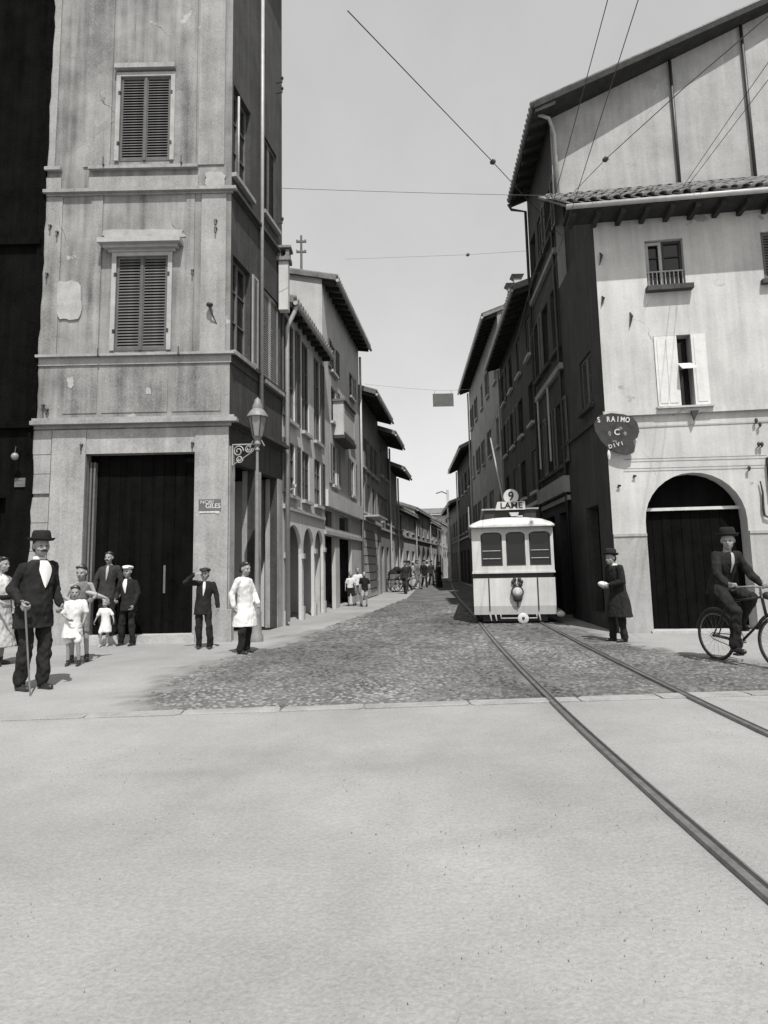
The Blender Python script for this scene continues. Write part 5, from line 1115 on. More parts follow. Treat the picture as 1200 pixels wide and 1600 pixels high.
# trolley wires along the track
dirT = Vector((0.105, 1, 0)).normalized()
for k, (px, py) in enumerate(((914, 132), (955, 133))):
    y0 = 5.9 if k == 0 else 5.7; n0 = atY(px, py, y0); far_ = TROLLEY_TOP if k == 0 else TROLLEY_TOP + Vector((0.30, 0, 0.02)); d = (far_ - n0)
    wire('trolley_wire', ('left', 'right')[k] + ' of two trolley wires descending over the tram', [n0 - d * 0.12 + Vector((9, -1.5, 0.2)), n0 - d * 0.12 + Vector((3, -1.4, 0.2)), n0 - d * 0.12, n0, far_, far_ + Vector((1.0, 16, 0.2))], 0.0045)
aL = atY(437, 294, 14.2); aR = RROW.p(T0 + 0.1, 0, 0); aR = atY(880, 306, aR.y)
wire('span_wire', 'thin span wire crossing the sky from left house to right', [aL, aR], 0.006, 0.02, mat='wood_mid')
k0 = atY(770, 253, 11.5); e1 = atY(880, 372, RROW.p(T0 + 0.2, 0).y); st_ = k0 + (atY(650, 128, 9.0) - k0) * 1.6
wire('stay_wire', 'stay wire with a dark insulator slanting down the sky', [st_, k0, e1], 0.008, 0, [k0])
k1 = atY(946, 249, 11.2); wire('stay_wire', 'stay wire with insulator slanting across the pale upper wall', [atY(885, 312, RROW.p(T0 - 0.1, 0).y), k1, atY(1068, 138, 8.2), atY(1300, -60, 4.5)], 0.007, 0, [k1])
wire('stay_wire', 'thin cable slanting up the pale upper wall to the right edge', [atY(1064, 296, 12.6), atY(1172, 138, 9.6), atY(1290, -30, 7)], 0.006)
wire('stay_wire', 'lower thin cable parallel to its neighbour on the pale wall', [atY(1070, 296, 12.6), atY(1190, 138, 9.6), atY(1310, -20, 7)], 0.006)
k2 = atY(731, 398, 18.0); wire('span_wire', 'faint wire with one small insulator high over the street', [atY(540, 405, 20.5), k2, atY(822, 392, RROW.p(T1 - 0.5, 0).y)], 0.004, 0, [k2], 'wood_mid')
# hanging plate on its own span wire
PY = 21.0; pc = atY(692.5, 625, PY); hp = thing('hanging_plate', 'plain grey rectangular plate hanging on a wire above the street', 'plate', pc)
hw_, hh_ = 16.5 / FPX * PY, 10.5 / FPX * PY; q = MB(); q.box(pc.x - hw_, pc.x + hw_, pc.y - 0.015, pc.y + 0.015, pc.z - hh_, pc.z + hh_); mk('plate', q, MAT['sign_grey'], hp)
for dx in (-hw_ * 0.8, hw_ * 0.8): q = MB(); q.tube((pc.x + dx, pc.y, pc.z + hh_), (pc.x + dx, pc.y, pc.z + hh_ + 0.10), 0.006, n=5); mk('hanger', q, MAT['iron'], hp)
wire('span_wire', 'thin span wire carrying the grey plate', [atY(570, 600, 22.0), (pc.x, pc.y, pc.z + hh_ + 0.10), atY(775, 604, 22.5)], 0.004, 0.02, mat='wood_mid')
# white tram post far down the right side
pb = G(704, 908); po = thing('tram_post', 'white tramway post far down the right kerb', 'post', pb)
top = atY(703, 765, pb.y).z; q = MB(); q.lathe([(0.20, 0), (0.20, 1.2), (0.16, 1.3), (0.15, top * 0.55), (0.11, top * 0.56), (0.10, top), (0.0, top + 0.1)], (pb.x, pb.y, 0), 12); mk('shaft', q, MAT['tram_white'], po, 'auto')
for t in (0.3, 0.68): q = MB(); q.lathe([(0.17, top * t), (0.21, top * t + 0.05), (0.17, top * t + 0.1)], (pb.x, pb.y, 0), 12); mk('collar', q, MAT['zinc'], po)
q = MB(); q.path([(pb.x, pb.y, top * 0.95), (pb.x - 0.5, pb.y, top * 0.98), (pb.x - 1.0, pb.y, top * 0.96)], 0.05, 6); mk('arm', q, MAT['iron'], po)

# ================================================================== PEOPLE
def remeshed(mb, name, voxel, smooth=2, folds=0.0):
    me = bpy.data.meshes.new(name); me.from_pydata([tuple(v) for v in mb.v], [], mb.f)
    bm = bmesh.new(); bm.from_mesh(me); bmesh.ops.recalc_face_normals(bm, faces=bm.faces[:]); bm.to_mesh(me); bm.free()
    o = bpy.data.objects.new(name, me); COL.objects.link(o)
    r = o.modifiers.new('r', 'REMESH'); r.mode = 'VOXEL'; r.voxel_size = voxel
    if smooth: sm_ = o.modifiers.new('s', 'SMOOTH'); sm_.factor = 0.5; sm_.iterations = smooth
    dg = bpy.context.evaluated_depsgraph_get(); out = bpy.data.meshes.new_from_object(o.evaluated_get(dg)); out.name = name
    bpy.data.objects.remove(o); bpy.data.meshes.remove(me)
    if folds:                                                # loose folds of cloth
        nr_ = [n.vector.copy() for n in out.vertex_normals]
        for v, n_ in zip(out.vertices, nr_): p = v.co.copy(); v.co = p + n_ * folds * (mnoise.noise(Vector((p.x * 13, p.y * 13, p.z * 7))) + 0.6 * mnoise.noise(Vector((p.x * 26 + 3, p.y * 26, p.z * 16))))
    out.polygons.foreach_set('use_smooth', [True] * len(out.polygons)); return out
def V(*a): return Vector(a)
BASE = dict(hipL=(-.09, 0, .93), hipR=(.09, 0, .93), kneeL=(-.10, .02, .50), kneeR=(.10, .02, .50), ankL=(-.10, -.02, .09), ankR=(.10, -.02, .09),
            pel=(0, 0, .97), waist=(0, .0, 1.10), chest=(0, .0, 1.30), neck=(0, -.01, 1.48), head=(0, .01, 1.635),
            shL=(-.172, -.01, 1.385), shR=(.172, -.01, 1.385), elL=(-.25, -.01, 1.14), elR=(.25, -.01, 1.14), wrL=(-.25, .06, .90), wrR=(.25, .06, .90))
def hand(mb, wr, el, k, side, curl=0.5, point=None, detail=True):
    """palm, four fingers of different lengths and a thumb leaving the side of the palm"""
    d = (point if point is not None else (wr - el)).normalized(); inward = V(-side, 0.15, 0); inward = (inward - d * inward.dot(d)).normalized(); fwd = d.cross(inward) * (-side); fwd.normalize()
    if fwd.y < 0 and abs(d.z) > 0.6: fwd = -fwd
    pe = wr + d * 0.085 * k
    for t in (-0.03, -0.01, 0.012, 0.03): mb.capsule(wr + fwd * t * 0.6 * k, pe + fwd * t * k, 0.014 * k, 0.0125 * k, 8)
    if not detail:
        mb.capsule(pe, pe + (d + inward * curl).normalized() * 0.07 * k, 0.026 * k, 0.018 * k, 8); return
    for t, L in zip((0.033, 0.012, -0.010, -0.031), (0.070, 0.080, 0.074, 0.058)):
        p = pe + fwd * t * k; a = 0.25 + curl * 0.6
        for f in (0.42, 0.33, 0.25):
            dd = (d * math.cos(a) + inward * math.sin(a)).normalized(); p2 = p + dd * L * f * 1.15 * k; mb.capsule(p, p2, 0.0092 * k, 0.0082 * k, 7); p = p2; a += curl * 0.9
    b = wr + d * 0.03 * k + fwd * 0.028 * k; m1 = b + (fwd * 0.8 + d * 0.6 + inward * 0.4).normalized() * 0.042 * k; mb.capsule(b, m1, 0.012 * k, 0.0105 * k, 7); mb.capsule(m1, m1 + (d * 0.9 + inward * (0.2 + curl * 0.6)).normalized() * 0.034 * k, 0.0105 * k, 0.009 * k, 7)
def person(label, loc, H, yaw, outfit, pose=None, head_yaw=0.0, head_tilt=0.0, group=None, lod=1, name='person'):
    """one figure; outfit is a dict of garments, pose overrides joints (metres on a 1.75 m body), lod 0 near, 1 middle, 2 far"""
    k = H / 1.75; J = {a: V(*b) for a, b in BASE.items()}
    child = outfit.get('child', 0.0)                     # children: bigger head, shorter legs
    rp_ = random.Random(label)
    sw_p = rp_.choice((-1, 1)); free = 'L' if sw_p > 0 else 'R'                    # weight on one leg
    J['pel'] += V(.022 * sw_p, 0, -.005); J['waist'] += V(.012 * sw_p, 0, 0); J['chest'] += V(-.010 * sw_p, -.005, 0); J['neck'] += V(-.014 * sw_p, .01, 0); J['head'] += V(-.012 * sw_p, .025, -.008)
    for S in 'LR': J['hip' + S] += V(.02 * sw_p, 0, 0); J['sh' + S] += V(-.012 * sw_p, .005, (.012 if S == free else -.012)); J['el' + S] += V(rp_.uniform(-.02, .02), rp_.uniform(-.05, .03), rp_.uniform(-.01, .02)); J['wr' + S] += V(rp_.uniform(-.05, .03) * (1 if S == 'R' else -1), rp_.uniform(-.02, .08), rp_.uniform(-.01, .04))
    J['knee' + free] += V(-.02 * sw_p, .07, 0); J['ank' + free] += V(-.045 * sw_p, .05 + rp_.uniform(0, .05), 0)
    head_yaw += rp_.uniform(-.25, .25); head_tilt += rp_.uniform(-.12, .06)
    for a, b in (pose or {}).items(): J[a] = V(*b)
    J = {a: b * k for a, b in J.items()}
    th = thing0(name, label, 'person', loc, yaw, group)
    vox = (0.0065, 0.010, 0.016)[lod]
    hs_ = 1.06 + child
    # ---- body: one continuous surface
    b = MB(); hd = J['head']; Rh = Matrix.Rotation(head_yaw, 3, 'Z') @ Matrix.Rotation(head_tilt, 3, 'X')
    kk = k * hs_
    def hp(x, y, z): return hd + Rh @ V(x, y, z) * kk
    b.ell(hp(0, -.012, .025), (.076 * kk, .096 * kk, .098 * kk), Rh); b.ell(hp(0, .022, -.045), (.060 * kk, .070 * kk, .072 * kk), Rh); b.ell(hp(0, .048, -.088), (.034 * kk, .034 * kk, .026 * kk), Rh)
    b.capsule(hp(0, .080, .010), hp(0, .100, -.028), .010 * kk, .014 * kk, 8); b.ell(hp(0, .078, -.060), (.026 * kk, .014 * kk, .012 * kk), Rh); b.capsule(hp(-.035, .076, .022), hp(.035, .076, .022), .011 * kk, .011 * kk, 8)
    for sx in (-1, 1): b.ell(hp(sx * .078, -.005, -.005), (.010 * kk, .020 * kk, .032 * kk), Rh); b.ell(hp(sx * .04, .055, -.03), (.024 * kk, .024 * kk, .022 * kk), Rh)
    b.capsule(J['neck'] - V(0, 0, .05 * k), hd - V(0, .01, .05) * k, .052 * k, .050 * kk, 12)
    b.loft([(J['pel'] - V(0, 0, .06) * k, .13 * k, .09 * k), (J['pel'], .145 * k, .10 * k), (J['waist'], .125 * k, .09 * k), (J['chest'], .15 * k, .105 * k), ((J['chest'] + J['neck']) / 2 + V(0, 0, .03 * k), .135 * k, .085 * k), (J['neck'], .06 * k, .06 * k)])
    for S, sd_ in (('L', -1), ('R', 1)):
        b.capsule(J['sh' + S], J['el' + S], .043 * k, .036 * k); b.capsule(J['el' + S], J['wr' + S], .036 * k, .025 * k); b.capsule(J['neck'] - V(0, 0, .06) * k, J['sh' + S], .04 * k, .042 * k)
        b.capsule(J['hip' + S], J['knee' + S], .070 * k, .050 * k); b.capsule(J['knee' + S], J['ank' + S], .050 * k, .034 * k)
        c_ = J['knee' + S].lerp(J['ank' + S], .3); b.ell(c_ - V(0, .015, 0) * k, (.046 * k, .05 * k, .10 * k))
        f_ = V(0, 1, 0) if ('toe' + S) not in J else (J['toe' + S] - J['ank' + S]).normalized()
        b.capsule(J['ank' + S] - V(0, 0, .04) * k, J['ank' + S] + V(f_.x * .13, f_.y * .13, -.055 + f_.z * .1) * k, .034 * k, .026 * k)
        hand(b, J['wr' + S], J['el' + S], k * (1 + child * 0.3), sd_, outfit.get('curl' + S, .5), outfit.get('point' + S), lod < 2)
    body = link('body', remeshed(b, 'body', vox, 1), MAT['skin'], th)
    if lod < 2:
        for sx in (-1, 1): q = MB(); q.ell(hp(sx * .030, .078, .004), (.0095 * kk, .006 * kk, .0052 * kk), Rh, 8, 6); mk('eye', q, MAT['eye'], body, True)
        q = MB(); q.ell(hp(0, .090, -.058), (.017 * kk, .005 * kk, .0025 * kk), Rh, 8, 5); mk('mouth', q, MAT['hair'], body, True)
        if outfit.get('moustache'): q = MB(); q.capsule(hp(-.030, .086, -.050), hp(0, .100, -.040), .008 * kk, .010 * kk, 8); q.capsule(hp(.030, .086, -.050), hp(0, .100, -.040), .008 * kk, .010 * kk, 8); mk('moustache', q, MAT['hair'], body, True)
    # ---- garments
    def sleeve(mb, S, to, g, mid=.5):
        a, e, w_ = J['sh' + S], J['el' + S], J['wr' + S]
        mb.capsule(V(J['neck'].x, J['neck'].y, J['neck'].z - .055 * k), a, .052 * k, (.052 + g) * k)
        if to == 'wrist': mb.capsule(a, e, (.058 + g) * k, (.048 + g) * k); mb.capsule(e, e.lerp(w_, .97), (.050 + g) * k, (.037 + g) * k)
        elif to == 'elbow': mb.capsule(a, a.lerp(e, .85), (.058 + g) * k, (.055 + g) * k)
    def torso(mb, hem, flare, g, front=0.0):
        p, w_, c, n = J['pel'], J['waist'], J['chest'], J['neck']; hz = hem * k
        hc = V(p.x, p.y, hz) + (V(p.x, p.y, 0) - V(w_.x, w_.y, 0)) * 0.3
        secs = [(hc, (.165 + flare + g) * k, (.120 + flare + g) * k)]
        if hz < p.z - .05 * k: secs.append(((hc + p) / 2, (.165 + flare * .6 + g) * k, (.12 + flare * .6 + g) * k))
        secs += [(p, (.160 + g) * k, (.118 + g + front) * k), (w_, (.148 + g) * k, (.112 + g + front) * k), (c, (.172 + g) * k, (.122 + g) * k), (c.lerp(n, .45), (.152 + g) * k, (.108 + g) * k), (c.lerp(n, .75), (.108 + g) * k, (.088 + g) * k), (n - V(0, 0, .010) * k, (.070 + g * .4) * k, (.066 + g * .4) * k)]
        gr = outfit.get('girth', 1.0); secs = [(c_, a_ * gr, b_ * gr) for c_, a_, b_ in secs]
        mb.loft(secs, 20); return secs
    if 'bottom' in outfit:
        kind, mt = outfit['bottom']; q = MB(); g = .014
        if kind == 'skirt':
            hz = outfit.get('skirt_hem', .25) * k; q.loft([(V(J['pel'].x, J['pel'].y + .02, hz), .26 * k, .24 * k), (V(J['pel'].x, J['pel'].y, (hz + J['pel'].z) / 2), .20 * k, .18 * k), (J['pel'], .165 * k, .125 * k), (J['waist'], .135 * k, .105 * k)], 20)
        else:
            q.ell(J['pel'] - V(0, 0, .02) * k, (.165 * k, .118 * k, .12 * k)); q.loft([(J['pel'] - V(0, 0, .03) * k, .15 * k, .11 * k), (J['waist'], .142 * k, .104 * k)])
            for S in 'LR':
                if kind == 'trousers': q.capsule(J['hip' + S], J['knee' + S], .094 * k, .074 * k); q.capsule(J['knee' + S], J['ank' + S].lerp(J['knee' + S], .02) , .076 * k, .068 * k)
                elif kind == 'shorts': q.capsule(J['hip' + S], J['hip' + S].lerp(J['knee' + S], .85), .094 * k, .084 * k)
        link('trousers' if kind != 'skirt' else 'skirt', remeshed(q, 'trousers', vox, 2, .019 * k), MAT[mt], th)
    if 'top' in outfit:
        kind, mt = outfit['top']; q = MB(); sl_ = outfit.get('sleeve', 'wrist')
        secs_ = []
        if kind == 'jacket': secs_ = torso(q, outfit.get('hem', .82), .02, .016, outfit.get('belly', 0)); g = .008
        elif kind == 'coat': torso(q, outfit.get('hem', .55), .085, .024); g = .012
        elif kind == 'smock': torso(q, outfit.get('hem', .6), .05, .012); g = .010
        elif kind == 'shirt': torso(q, .93, .0, .006); g = .002
        for S in 'LR':
            if sl_ != 'none': sleeve(q, S, sl_, g)
        gm_ = link(kind, remeshed(q, kind, vox, 2, .013 * k), MAT[mt], th)
        if outfit.get('collar'):
            q = MB(); q.loft([(J['neck'] - V(0, 0, .02) * k, .074 * k, .070 * k), (J['neck'] + V(0, .005, .028) * k, .064 * k, .062 * k)], 14); mk('collar', q, MAT[outfit['collar']], th, True)
        if outfit.get('front'):                            # shirt showing in the opening of the jacket
            fm = outfit['front']; q = MB(); fw = outfit.get('front_w', .05) * k; zt_f, zb_f = J['neck'].z - .02 * k, J['waist'].z + .05 * k; nl = 9
            for i in range(nl + 1):
                t = i / nl; z = lerp(zt_f, zb_f, t); lo = [x for x in secs_ if x[0].z <= z]; hi = [x for x in secs_ if x[0].z >= z]; s0_, s1_ = lo[-1], hi[0]
                u = 0 if s1_[0].z == s0_[0].z else (z - s0_[0].z) / (s1_[0].z - s0_[0].z); c_ = s0_[0].lerp(s1_[0], u); rx_, ry_ = lerp(s0_[1], s1_[1], u), lerp(s0_[2], s1_[2], u)
                wd = fw * (0.55 + 0.45 * math.sin(min(1, t * 2.2) * math.pi / 2)) * (1 - max(0, t - .35) / .65) ** .8 + .004 * k
                for j in range(7): x = wd * (j / 3 - 1); q.v.append((c_.x + x, c_.y + ry_ * math.sqrt(max(0, 1 - (x / rx_) ** 2)) + .013 * k + .008 * k * (1 - abs(j / 3 - 1)), z))
            for i in range(nl):
                for j in range(6): q.f.append((i * 7 + j, i * 7 + j + 1, i * 7 + j + 8, i * 7 + j + 7))
            mk('shirt_front', q, MAT[fm], gm_, True)
        if outfit.get('sash'):
            q = MB(); q.loft([(J['waist'] - V(0, 0, .05) * k, .172 * k, .135 * k), (J['waist'] + V(0, 0, .03) * k, .165 * k, .130 * k)], 20); mk('belt', q, MAT[outfit['sash']], th, True)
    sh_ = outfit.get('shoes', 'leather')
    if sh_:
        for S in 'LR':
            q = MB(); a = J['ank' + S]; f_ = V(0, 1, 0) if ('toe' + S) not in J else (J['toe' + S] - a).normalized(); f_ = V(f_.x, f_.y, 0).normalized() if abs(f_.z) < .5 else f_
            q.capsule(a + V(0, 0, -.03) * k - f_ * .02 * k, a + V(0, 0, .03) * k, .046 * k, .044 * k); q.capsule(a - f_ * .03 * k + V(0, 0, -.048) * k, a + f_ * .15 * k + V(0, 0, -.058) * k, .040 * k, .034 * k); link('shoe', remeshed(q, 'shoe', max(vox, .008), 2), MAT[sh_], th)
    if 'hair' in outfit:
        q = MB(); q.ell(hp(0, -.026, .040), (.081 * kk, .090 * kk, .088 * kk), Rh); q.ell(hp(0, -.055, -.01), (.078 * kk, .062 * kk, .075 * kk), Rh)
        if lod < 2:
            for i in range(7): a = -1.2 + i * .4; q.ell(hp(.066 * math.sin(a), .012 + .045 * math.cos(a), .088), (.022 * kk, .016 * kk, .022 * kk), Rh, 8, 6)
        link('hair', remeshed(q, 'hair', max(vox, .008), 1), MAT[outfit['hair']], th)
    if 'hat' in outfit:
        kind, mt = outfit['hat']; M3 = Rh @ Matrix.Rotation(R(outfit.get('hat_tilt', 6)), 3, 'X'); q = MB(); c_ = hp(0, -.012, .062)
        if kind == 'fedora':
            rings = []
            for r_, z_, dent in ((.085, -.004, 0), (.118, .000, 0), (.138, .014, 0), (.136, .020, 0), (.115, .010, 0), (.098, .014, 0), (.097, .045, 0), (.092, .085, .0), (.078, .112, .0), (.045, .108, .5), (.012, .096, .5)):
                rings.append([c_ + M3 @ V(r_ * math.cos(t), r_ * 1.14 * math.sin(t), z_ + (.012 * abs(math.cos(t)) if r_ > .12 else 0)) * kk for t in [6.2832 * i / 24 for i in range(24)]])
            q.bridge(rings); ht = mk('hat', q, MAT[mt], th, True)
            q = MB(); q.lathe([(.0995 * kk, .016 * kk), (.1005 * kk, .04 * kk)], c_, 24, M3 @ Matrix.Diagonal((1, 1.14, 1))); mk('hat_band', q, MAT['ink'], ht)
        elif kind == 'cap':
            q.ell(hp(0, -.012, .082), (.112 * kk, .122 * kk, .036 * kk), M3); q.ell(hp(0, -.01, .060), (.086 * kk, .104 * kk, .03 * kk), M3); q.ell(hp(0, .095, .062), (.062 * kk, .055 * kk, .010 * kk), M3); link('cap', remeshed(q, 'cap', max(vox, .007), 2), MAT[mt], th)
        elif kind == 'bowl': q.lathe([(.10 * kk, 0), (.10 * kk, .05 * kk), (.06 * kk, .10 * kk), (0, .11 * kk)], c_, 14, M3); mk('hat', q, MAT[mt], th, True)
    return th
def face(dx, dy): return math.atan2(-dx, dy)             # yaw of someone looking along (dx, dy)

# --- man in a black suit and hat with a walking stick
P_ = G(50, 1078)
man = person('tall man in black suit and brimmed hat leaning on a walking stick', P_, 1.86, face(.86, -.50),
    dict(top=('jacket', 'cloth_black'), hem=.70, belly=.03, girth=1.1, bottom=('trousers', 'cloth_black'), front='cloth_white', front_w=.075, collar='cloth_white', hat=('fedora', 'cloth_black'), hat_tilt=2, hair='hair', moustache=True, curlR=1.1, curlL=.8, shoes='leather'),
    dict(elR=(.255, -.06, 1.14), wrR=(.25, .12, .99), elL=(-.24, -.03, 1.14), wrL=(-.20, .15, .95), kneeL=(-.09, .06, .50), ankL=(-.09, .05, .09), ankR=(.11, -.06, .09), kneeR=(.10, .0, .50)), head_yaw=R(-8), lod=0)
hw = man.matrix_basis if False else (Matrix.Translation(P_) @ Matrix.Rotation(face(.86, -.50), 4, 'Z'))
wr = hw @ (V(.242, .20, .935) * (1.86 / 1.75)); tip = wr + V(.16, -.10, -wr.z); stk = thing('walking_stick', 'thin walking stick held by the man in the black suit', 'walking stick', (tip.x, tip.y, 0))
q = MB(); d_ = (wr - tip).normalized(); q.tube(tip, wr + d_ * .05, .010, .012, 8); mk('shaft', q, MAT['wood_mid'], stk); q = MB(); q.path([wr + d_ * .05, wr + d_ * .085 + V(-.02, 0, 0), wr + d_ * .085 + V(-.07, .01, 0), wr + d_ * .03 + V(-.09, .01, 0)], .013, 7); mk('crook', q, MAT['wood_mid'], stk)
# --- person cut by the left edge, white blouse
person('person in white blouse and dark belt cut off by the left edge', G(-6, 1040), 1.66, face(.9, -.2),
    dict(top=('shirt', 'cloth_white'), sleeve='elbow', bottom=('skirt', 'cloth_pale'), skirt_hem=.30, sash='cloth_black', hair='hair', curlR=.6),
    dict(elR=(.25, .05, 1.15), wrR=(.22, .24, 1.02)), lod=1)
# --- boy in sleeveless white shift at the corner, child in front of him
person('bareheaded boy in grey vest and shorts standing barelegged by the pier', G(121, 1034), 1.50, face(.5, -.85),
    dict(top=('shirt', 'cloth_mid'), sleeve='none', bottom=('shorts', 'cloth_mid'), hair='hair', child=.10, curlR=.5, curlL=.7),
    dict(elR=(.25, .04, 1.17), wrR=(.12, .22, 1.08), elL=(-.26, .06, 1.18), wrL=(-.20, .26, 1.14)), head_yaw=R(-25), head_tilt=R(-8), lod=1)
person('small child in a white smock standing in front of the barelegged boy', G(122, 1037) + V(.02, -.22, 0), 1.18, face(.2, -1),
    dict(top=('smock', 'cloth_white'), hem=.62, sleeve='elbow', bottom=('shorts', 'cloth_white'), hair='hair', child=.22, shoes='leather'),
    dict(elR=(.24, .03, 1.16), wrR=(.10, .18, 1.06), elL=(-.25, .0, 1.16), wrL=(-.22, .1, .95)), lod=1)
# --- toddler
person('toddler in a short white frock standing before the dark doorway', G(163, 1011), 0.86, face(.1, -1),
    dict(top=('smock', 'cloth_white'), hem=.55, sleeve='elbow', bottom=('shorts', 'cloth_white'), hair='cloth_pale', child=.42, shoes='cloth_pale'),
    dict(elR=(.28, .02, 1.18), wrR=(.34, .08, 1.00), elL=(-.28, .02, 1.18), wrL=(-.34, .08, 1.00), head=(0, .01, 1.66)), lod=1)
# --- boy with flat cap, man in the doorway behind
person('boy in a pale flat cap and dark suit, white shirt front', G(198, 1009), 1.50, face(-.15, -1),
    dict(top=('jacket', 'cloth_black'), hem=.76, bottom=('trousers', 'cloth_black'), front='cloth_white', front_w=.05, hat=('cap', 'cloth_white'), hair='hair', child=.08, curlL=.6, curlR=.9),
    dict(elR=(.26, .0, 1.15), wrR=(.20, .16, 1.02), kneeL=(-.12, .04, .50), ankL=(-.15, .02, .09), kneeR=(.11, .03, .5), ankR=(.14, -.01, .09)), head_yaw=R(12), lod=1)
dp = LF.p(sf(166, 950), 0.165, -0.06)
person('moustached man in dark jacket standing on the step of the dark doorway', dp, 1.62, face(.1, -1),
    dict(top=('jacket', 'cloth_dark'), hem=.76, bottom=('trousers', 'cloth_black'), front='cloth_pale', front_w=.025, hair='hair', moustache=True), None, lod=1)
# wrapped bundle the boy holds out
bp = G(121, 1034); c0_, c1_ = atY(134, 925, bp.y - .05), atY(170, 936, bp.y + .25)
bt = thing('cloth_bundle', 'pale cloth-wrapped bundle held out by the barelegged boy', 'bundle', c0_)
q = MB(); q.loft([(c0_ + V(-.02, 0, 0), .05, .02), (c0_.lerp(c1_, .3) + V(0, 0, .02), .07, .05), (c0_.lerp(c1_, .65), .06, .04), (c1_, .02, .012)], 12)
q = MB(); ax = (c1_ - c0_).normalized(); rings = []
for t, r_ in ((0, .02), (.12, .055), (.4, .06), (.7, .045), (.95, .02), (1, .005)): rings.append(q.ring(c0_.lerp(c1_, t), ax, r_, 12, .7))
q.bridge(rings); mk('wrapping', q, MAT['cloth_pale'], bt, True); q = MB(); q.path([p for p in q.ring(c0_.lerp(c1_, .4), ax, .064, 12, .7)], .006, 5, True); mk('string', q, MAT['wood_mid'], bt)
# --- saluting boy by the corner pier
person('boy in dark suit and cap raising a hand to his brow', G(318, 1014), 1.42, face(.15, -1),
    dict(top=('jacket', 'cloth_black'), hem=.74, bottom=('trousers', 'cloth_black'), front='cloth_white', front_w=.028, collar='cloth_white', hat=('cap', 'cloth_dark'), hair='hair', child=.10, curlR=.1, pointR=V(-.75, .35, .25), curlL=.4),
    dict(shR=(.19, .0, 1.43), elR=(.40, .10, 1.45), wrR=(.20, .17, 1.62), elL=(-.27, .0, 1.15), wrL=(-.30, .04, .90)), lod=1)
# --- boy in white coat leaning at the lamp post
person('apprentice in a long white overall coat beside the lamp post', G(381, 1021), 1.50, face(.85, -.45),
    dict(top=('coat', 'cloth_white'), hem=.52, bottom=('trousers', 'cloth_black'), hair='hair', child=.08, curlR=.5, curlL=.6),
    dict(elR=(.25, -.10, 1.15), wrR=(.24, -.06, .92), elL=(-.25, .04, 1.14), wrL=(-.20, .17, .96)), head_yaw=R(-10), lod=1)
# --- man in dark coat by the right corner
person('bent man in dark overcoat and hat holding a white parcel', G(970, 1003), 1.58, face(-.95, -.25),
    dict(top=('coat', 'cloth_black'), hem=.48, bottom=('trousers', 'cloth_black'), hat=('fedora', 'cloth_black'), hat_tilt=10, hair='hair', collar='cloth_white', curlL=.9, curlR=.9),
    dict(neck=(0, .05, 1.47), head=(0, .11, 1.61), chest=(0, .02, 1.30), shL=(-.19, .04, 1.41), shR=(.19, .04, 1.41), elL=(-.25, .05, 1.15), wrL=(-.12, .24, 1.10), elR=(.25, .04, 1.15), wrR=(.10, .24, 1.08)), head_yaw=R(10), lod=1)
pm_ = Matrix.Translation(G(970, 1003)) @ Matrix.Rotation(face(-.95, -.25), 4, 'Z'); pc_ = pm_ @ (V(0, .30, 1.10) * (1.58 / 1.75))
pk = thing('parcel', 'white paper parcel in the hands of the man at the right corner', 'parcel', pc_); q = MB(); q.ell(pc_, (.10, .09, .055), Matrix.Rotation(R(15), 3, 'Y')); pw = link('paper', remeshed(q, 'paper', .012, 0), MAT['cloth_white'], pk); q = MB(); q.path([pc_ + V(.0, .092 * math.cos(t), .058 * math.sin(t)) for t in [6.2832 * i / 14 for i in range(14)]], .004, 4, True); mk('string', q, MAT['wood_mid'], pk)

# ================================================================== BICYCLE AND RIDER
g0, g1 = G(1122, 1031), G(1212, 1047); bd = (g1 - g0); bd.z = 0; byaw = math.atan2(bd.y, bd.x)
bk = thing0('bicycle', 'black roadster bicycle ridden past the arched doorway', 'bicycle', g0, byaw)
WR_ = .335; WB = 1.06
def wheel(x, nm='wheel'):
    c = V(x, 0, WR_); q = MB(); q.path([c + V(WR_ * .96 * math.cos(t), 0, WR_ * .96 * math.sin(t)) for t in [6.2832 * i / 40 for i in range(40)]], .018, 8, True); w_ = mk(nm, q, MAT['rubber'], bk, True)
    q = MB(); q.path([c + V(WR_ * .90 * math.cos(t), 0, WR_ * .90 * math.sin(t)) for t in [6.2832 * i / 40 for i in range(40)]], .011, 6, True); mk('rim', q, MAT['steel'], w_, True)
    q = MB(); q.tube(c + V(0, -.05, 0), c + V(0, .05, 0), .02, n=8); mk('hub', q, MAT['steel'], w_)
    q = MB()
    for i in range(28): a = 6.2832 * i / 28; s_ = .03 * (1 if i % 2 else -1); q.tube(c + V(.018 * math.cos(a + .9), s_, .018 * math.sin(a + .9)), c + V(WR_ * .9 * math.cos(a), 0, WR_ * .9 * math.sin(a)), .0012, n=3)
    q = mk('spokes', q, MAT['steel'], w_); q['kind'] = 'stuff'
wheel(0); wheel(WB)
bbk, seat_t, head_t, head_b = V(.44, 0, .29), V(.27, 0, .86), V(.84, 0, .90), V(.885, 0, .66)
q = MB()
for a, b, r_ in ((bbk, seat_t, .016), (bbk, head_b, .017), (seat_t - V(-.01, 0, .05), head_t, .015), (head_t + V(-.01, 0, .06), head_b, .019)): q.tube(a, b, r_, n=8)
for sy in (-.045, .045): q.tube(V(0, sy, WR_), bbk + V(0, sy * .6, 0), .010, n=6); q.tube(V(0, sy, WR_), seat_t + V(0, sy * .3, -.06), .009, n=6); q.path([V(WB, sy, WR_), V(WB - .09, sy, WR_ + .25), head_b + V(.0, sy * .8, -.01)], .011, 6)
mk('frame', q, MAT['iron'], bk, True)
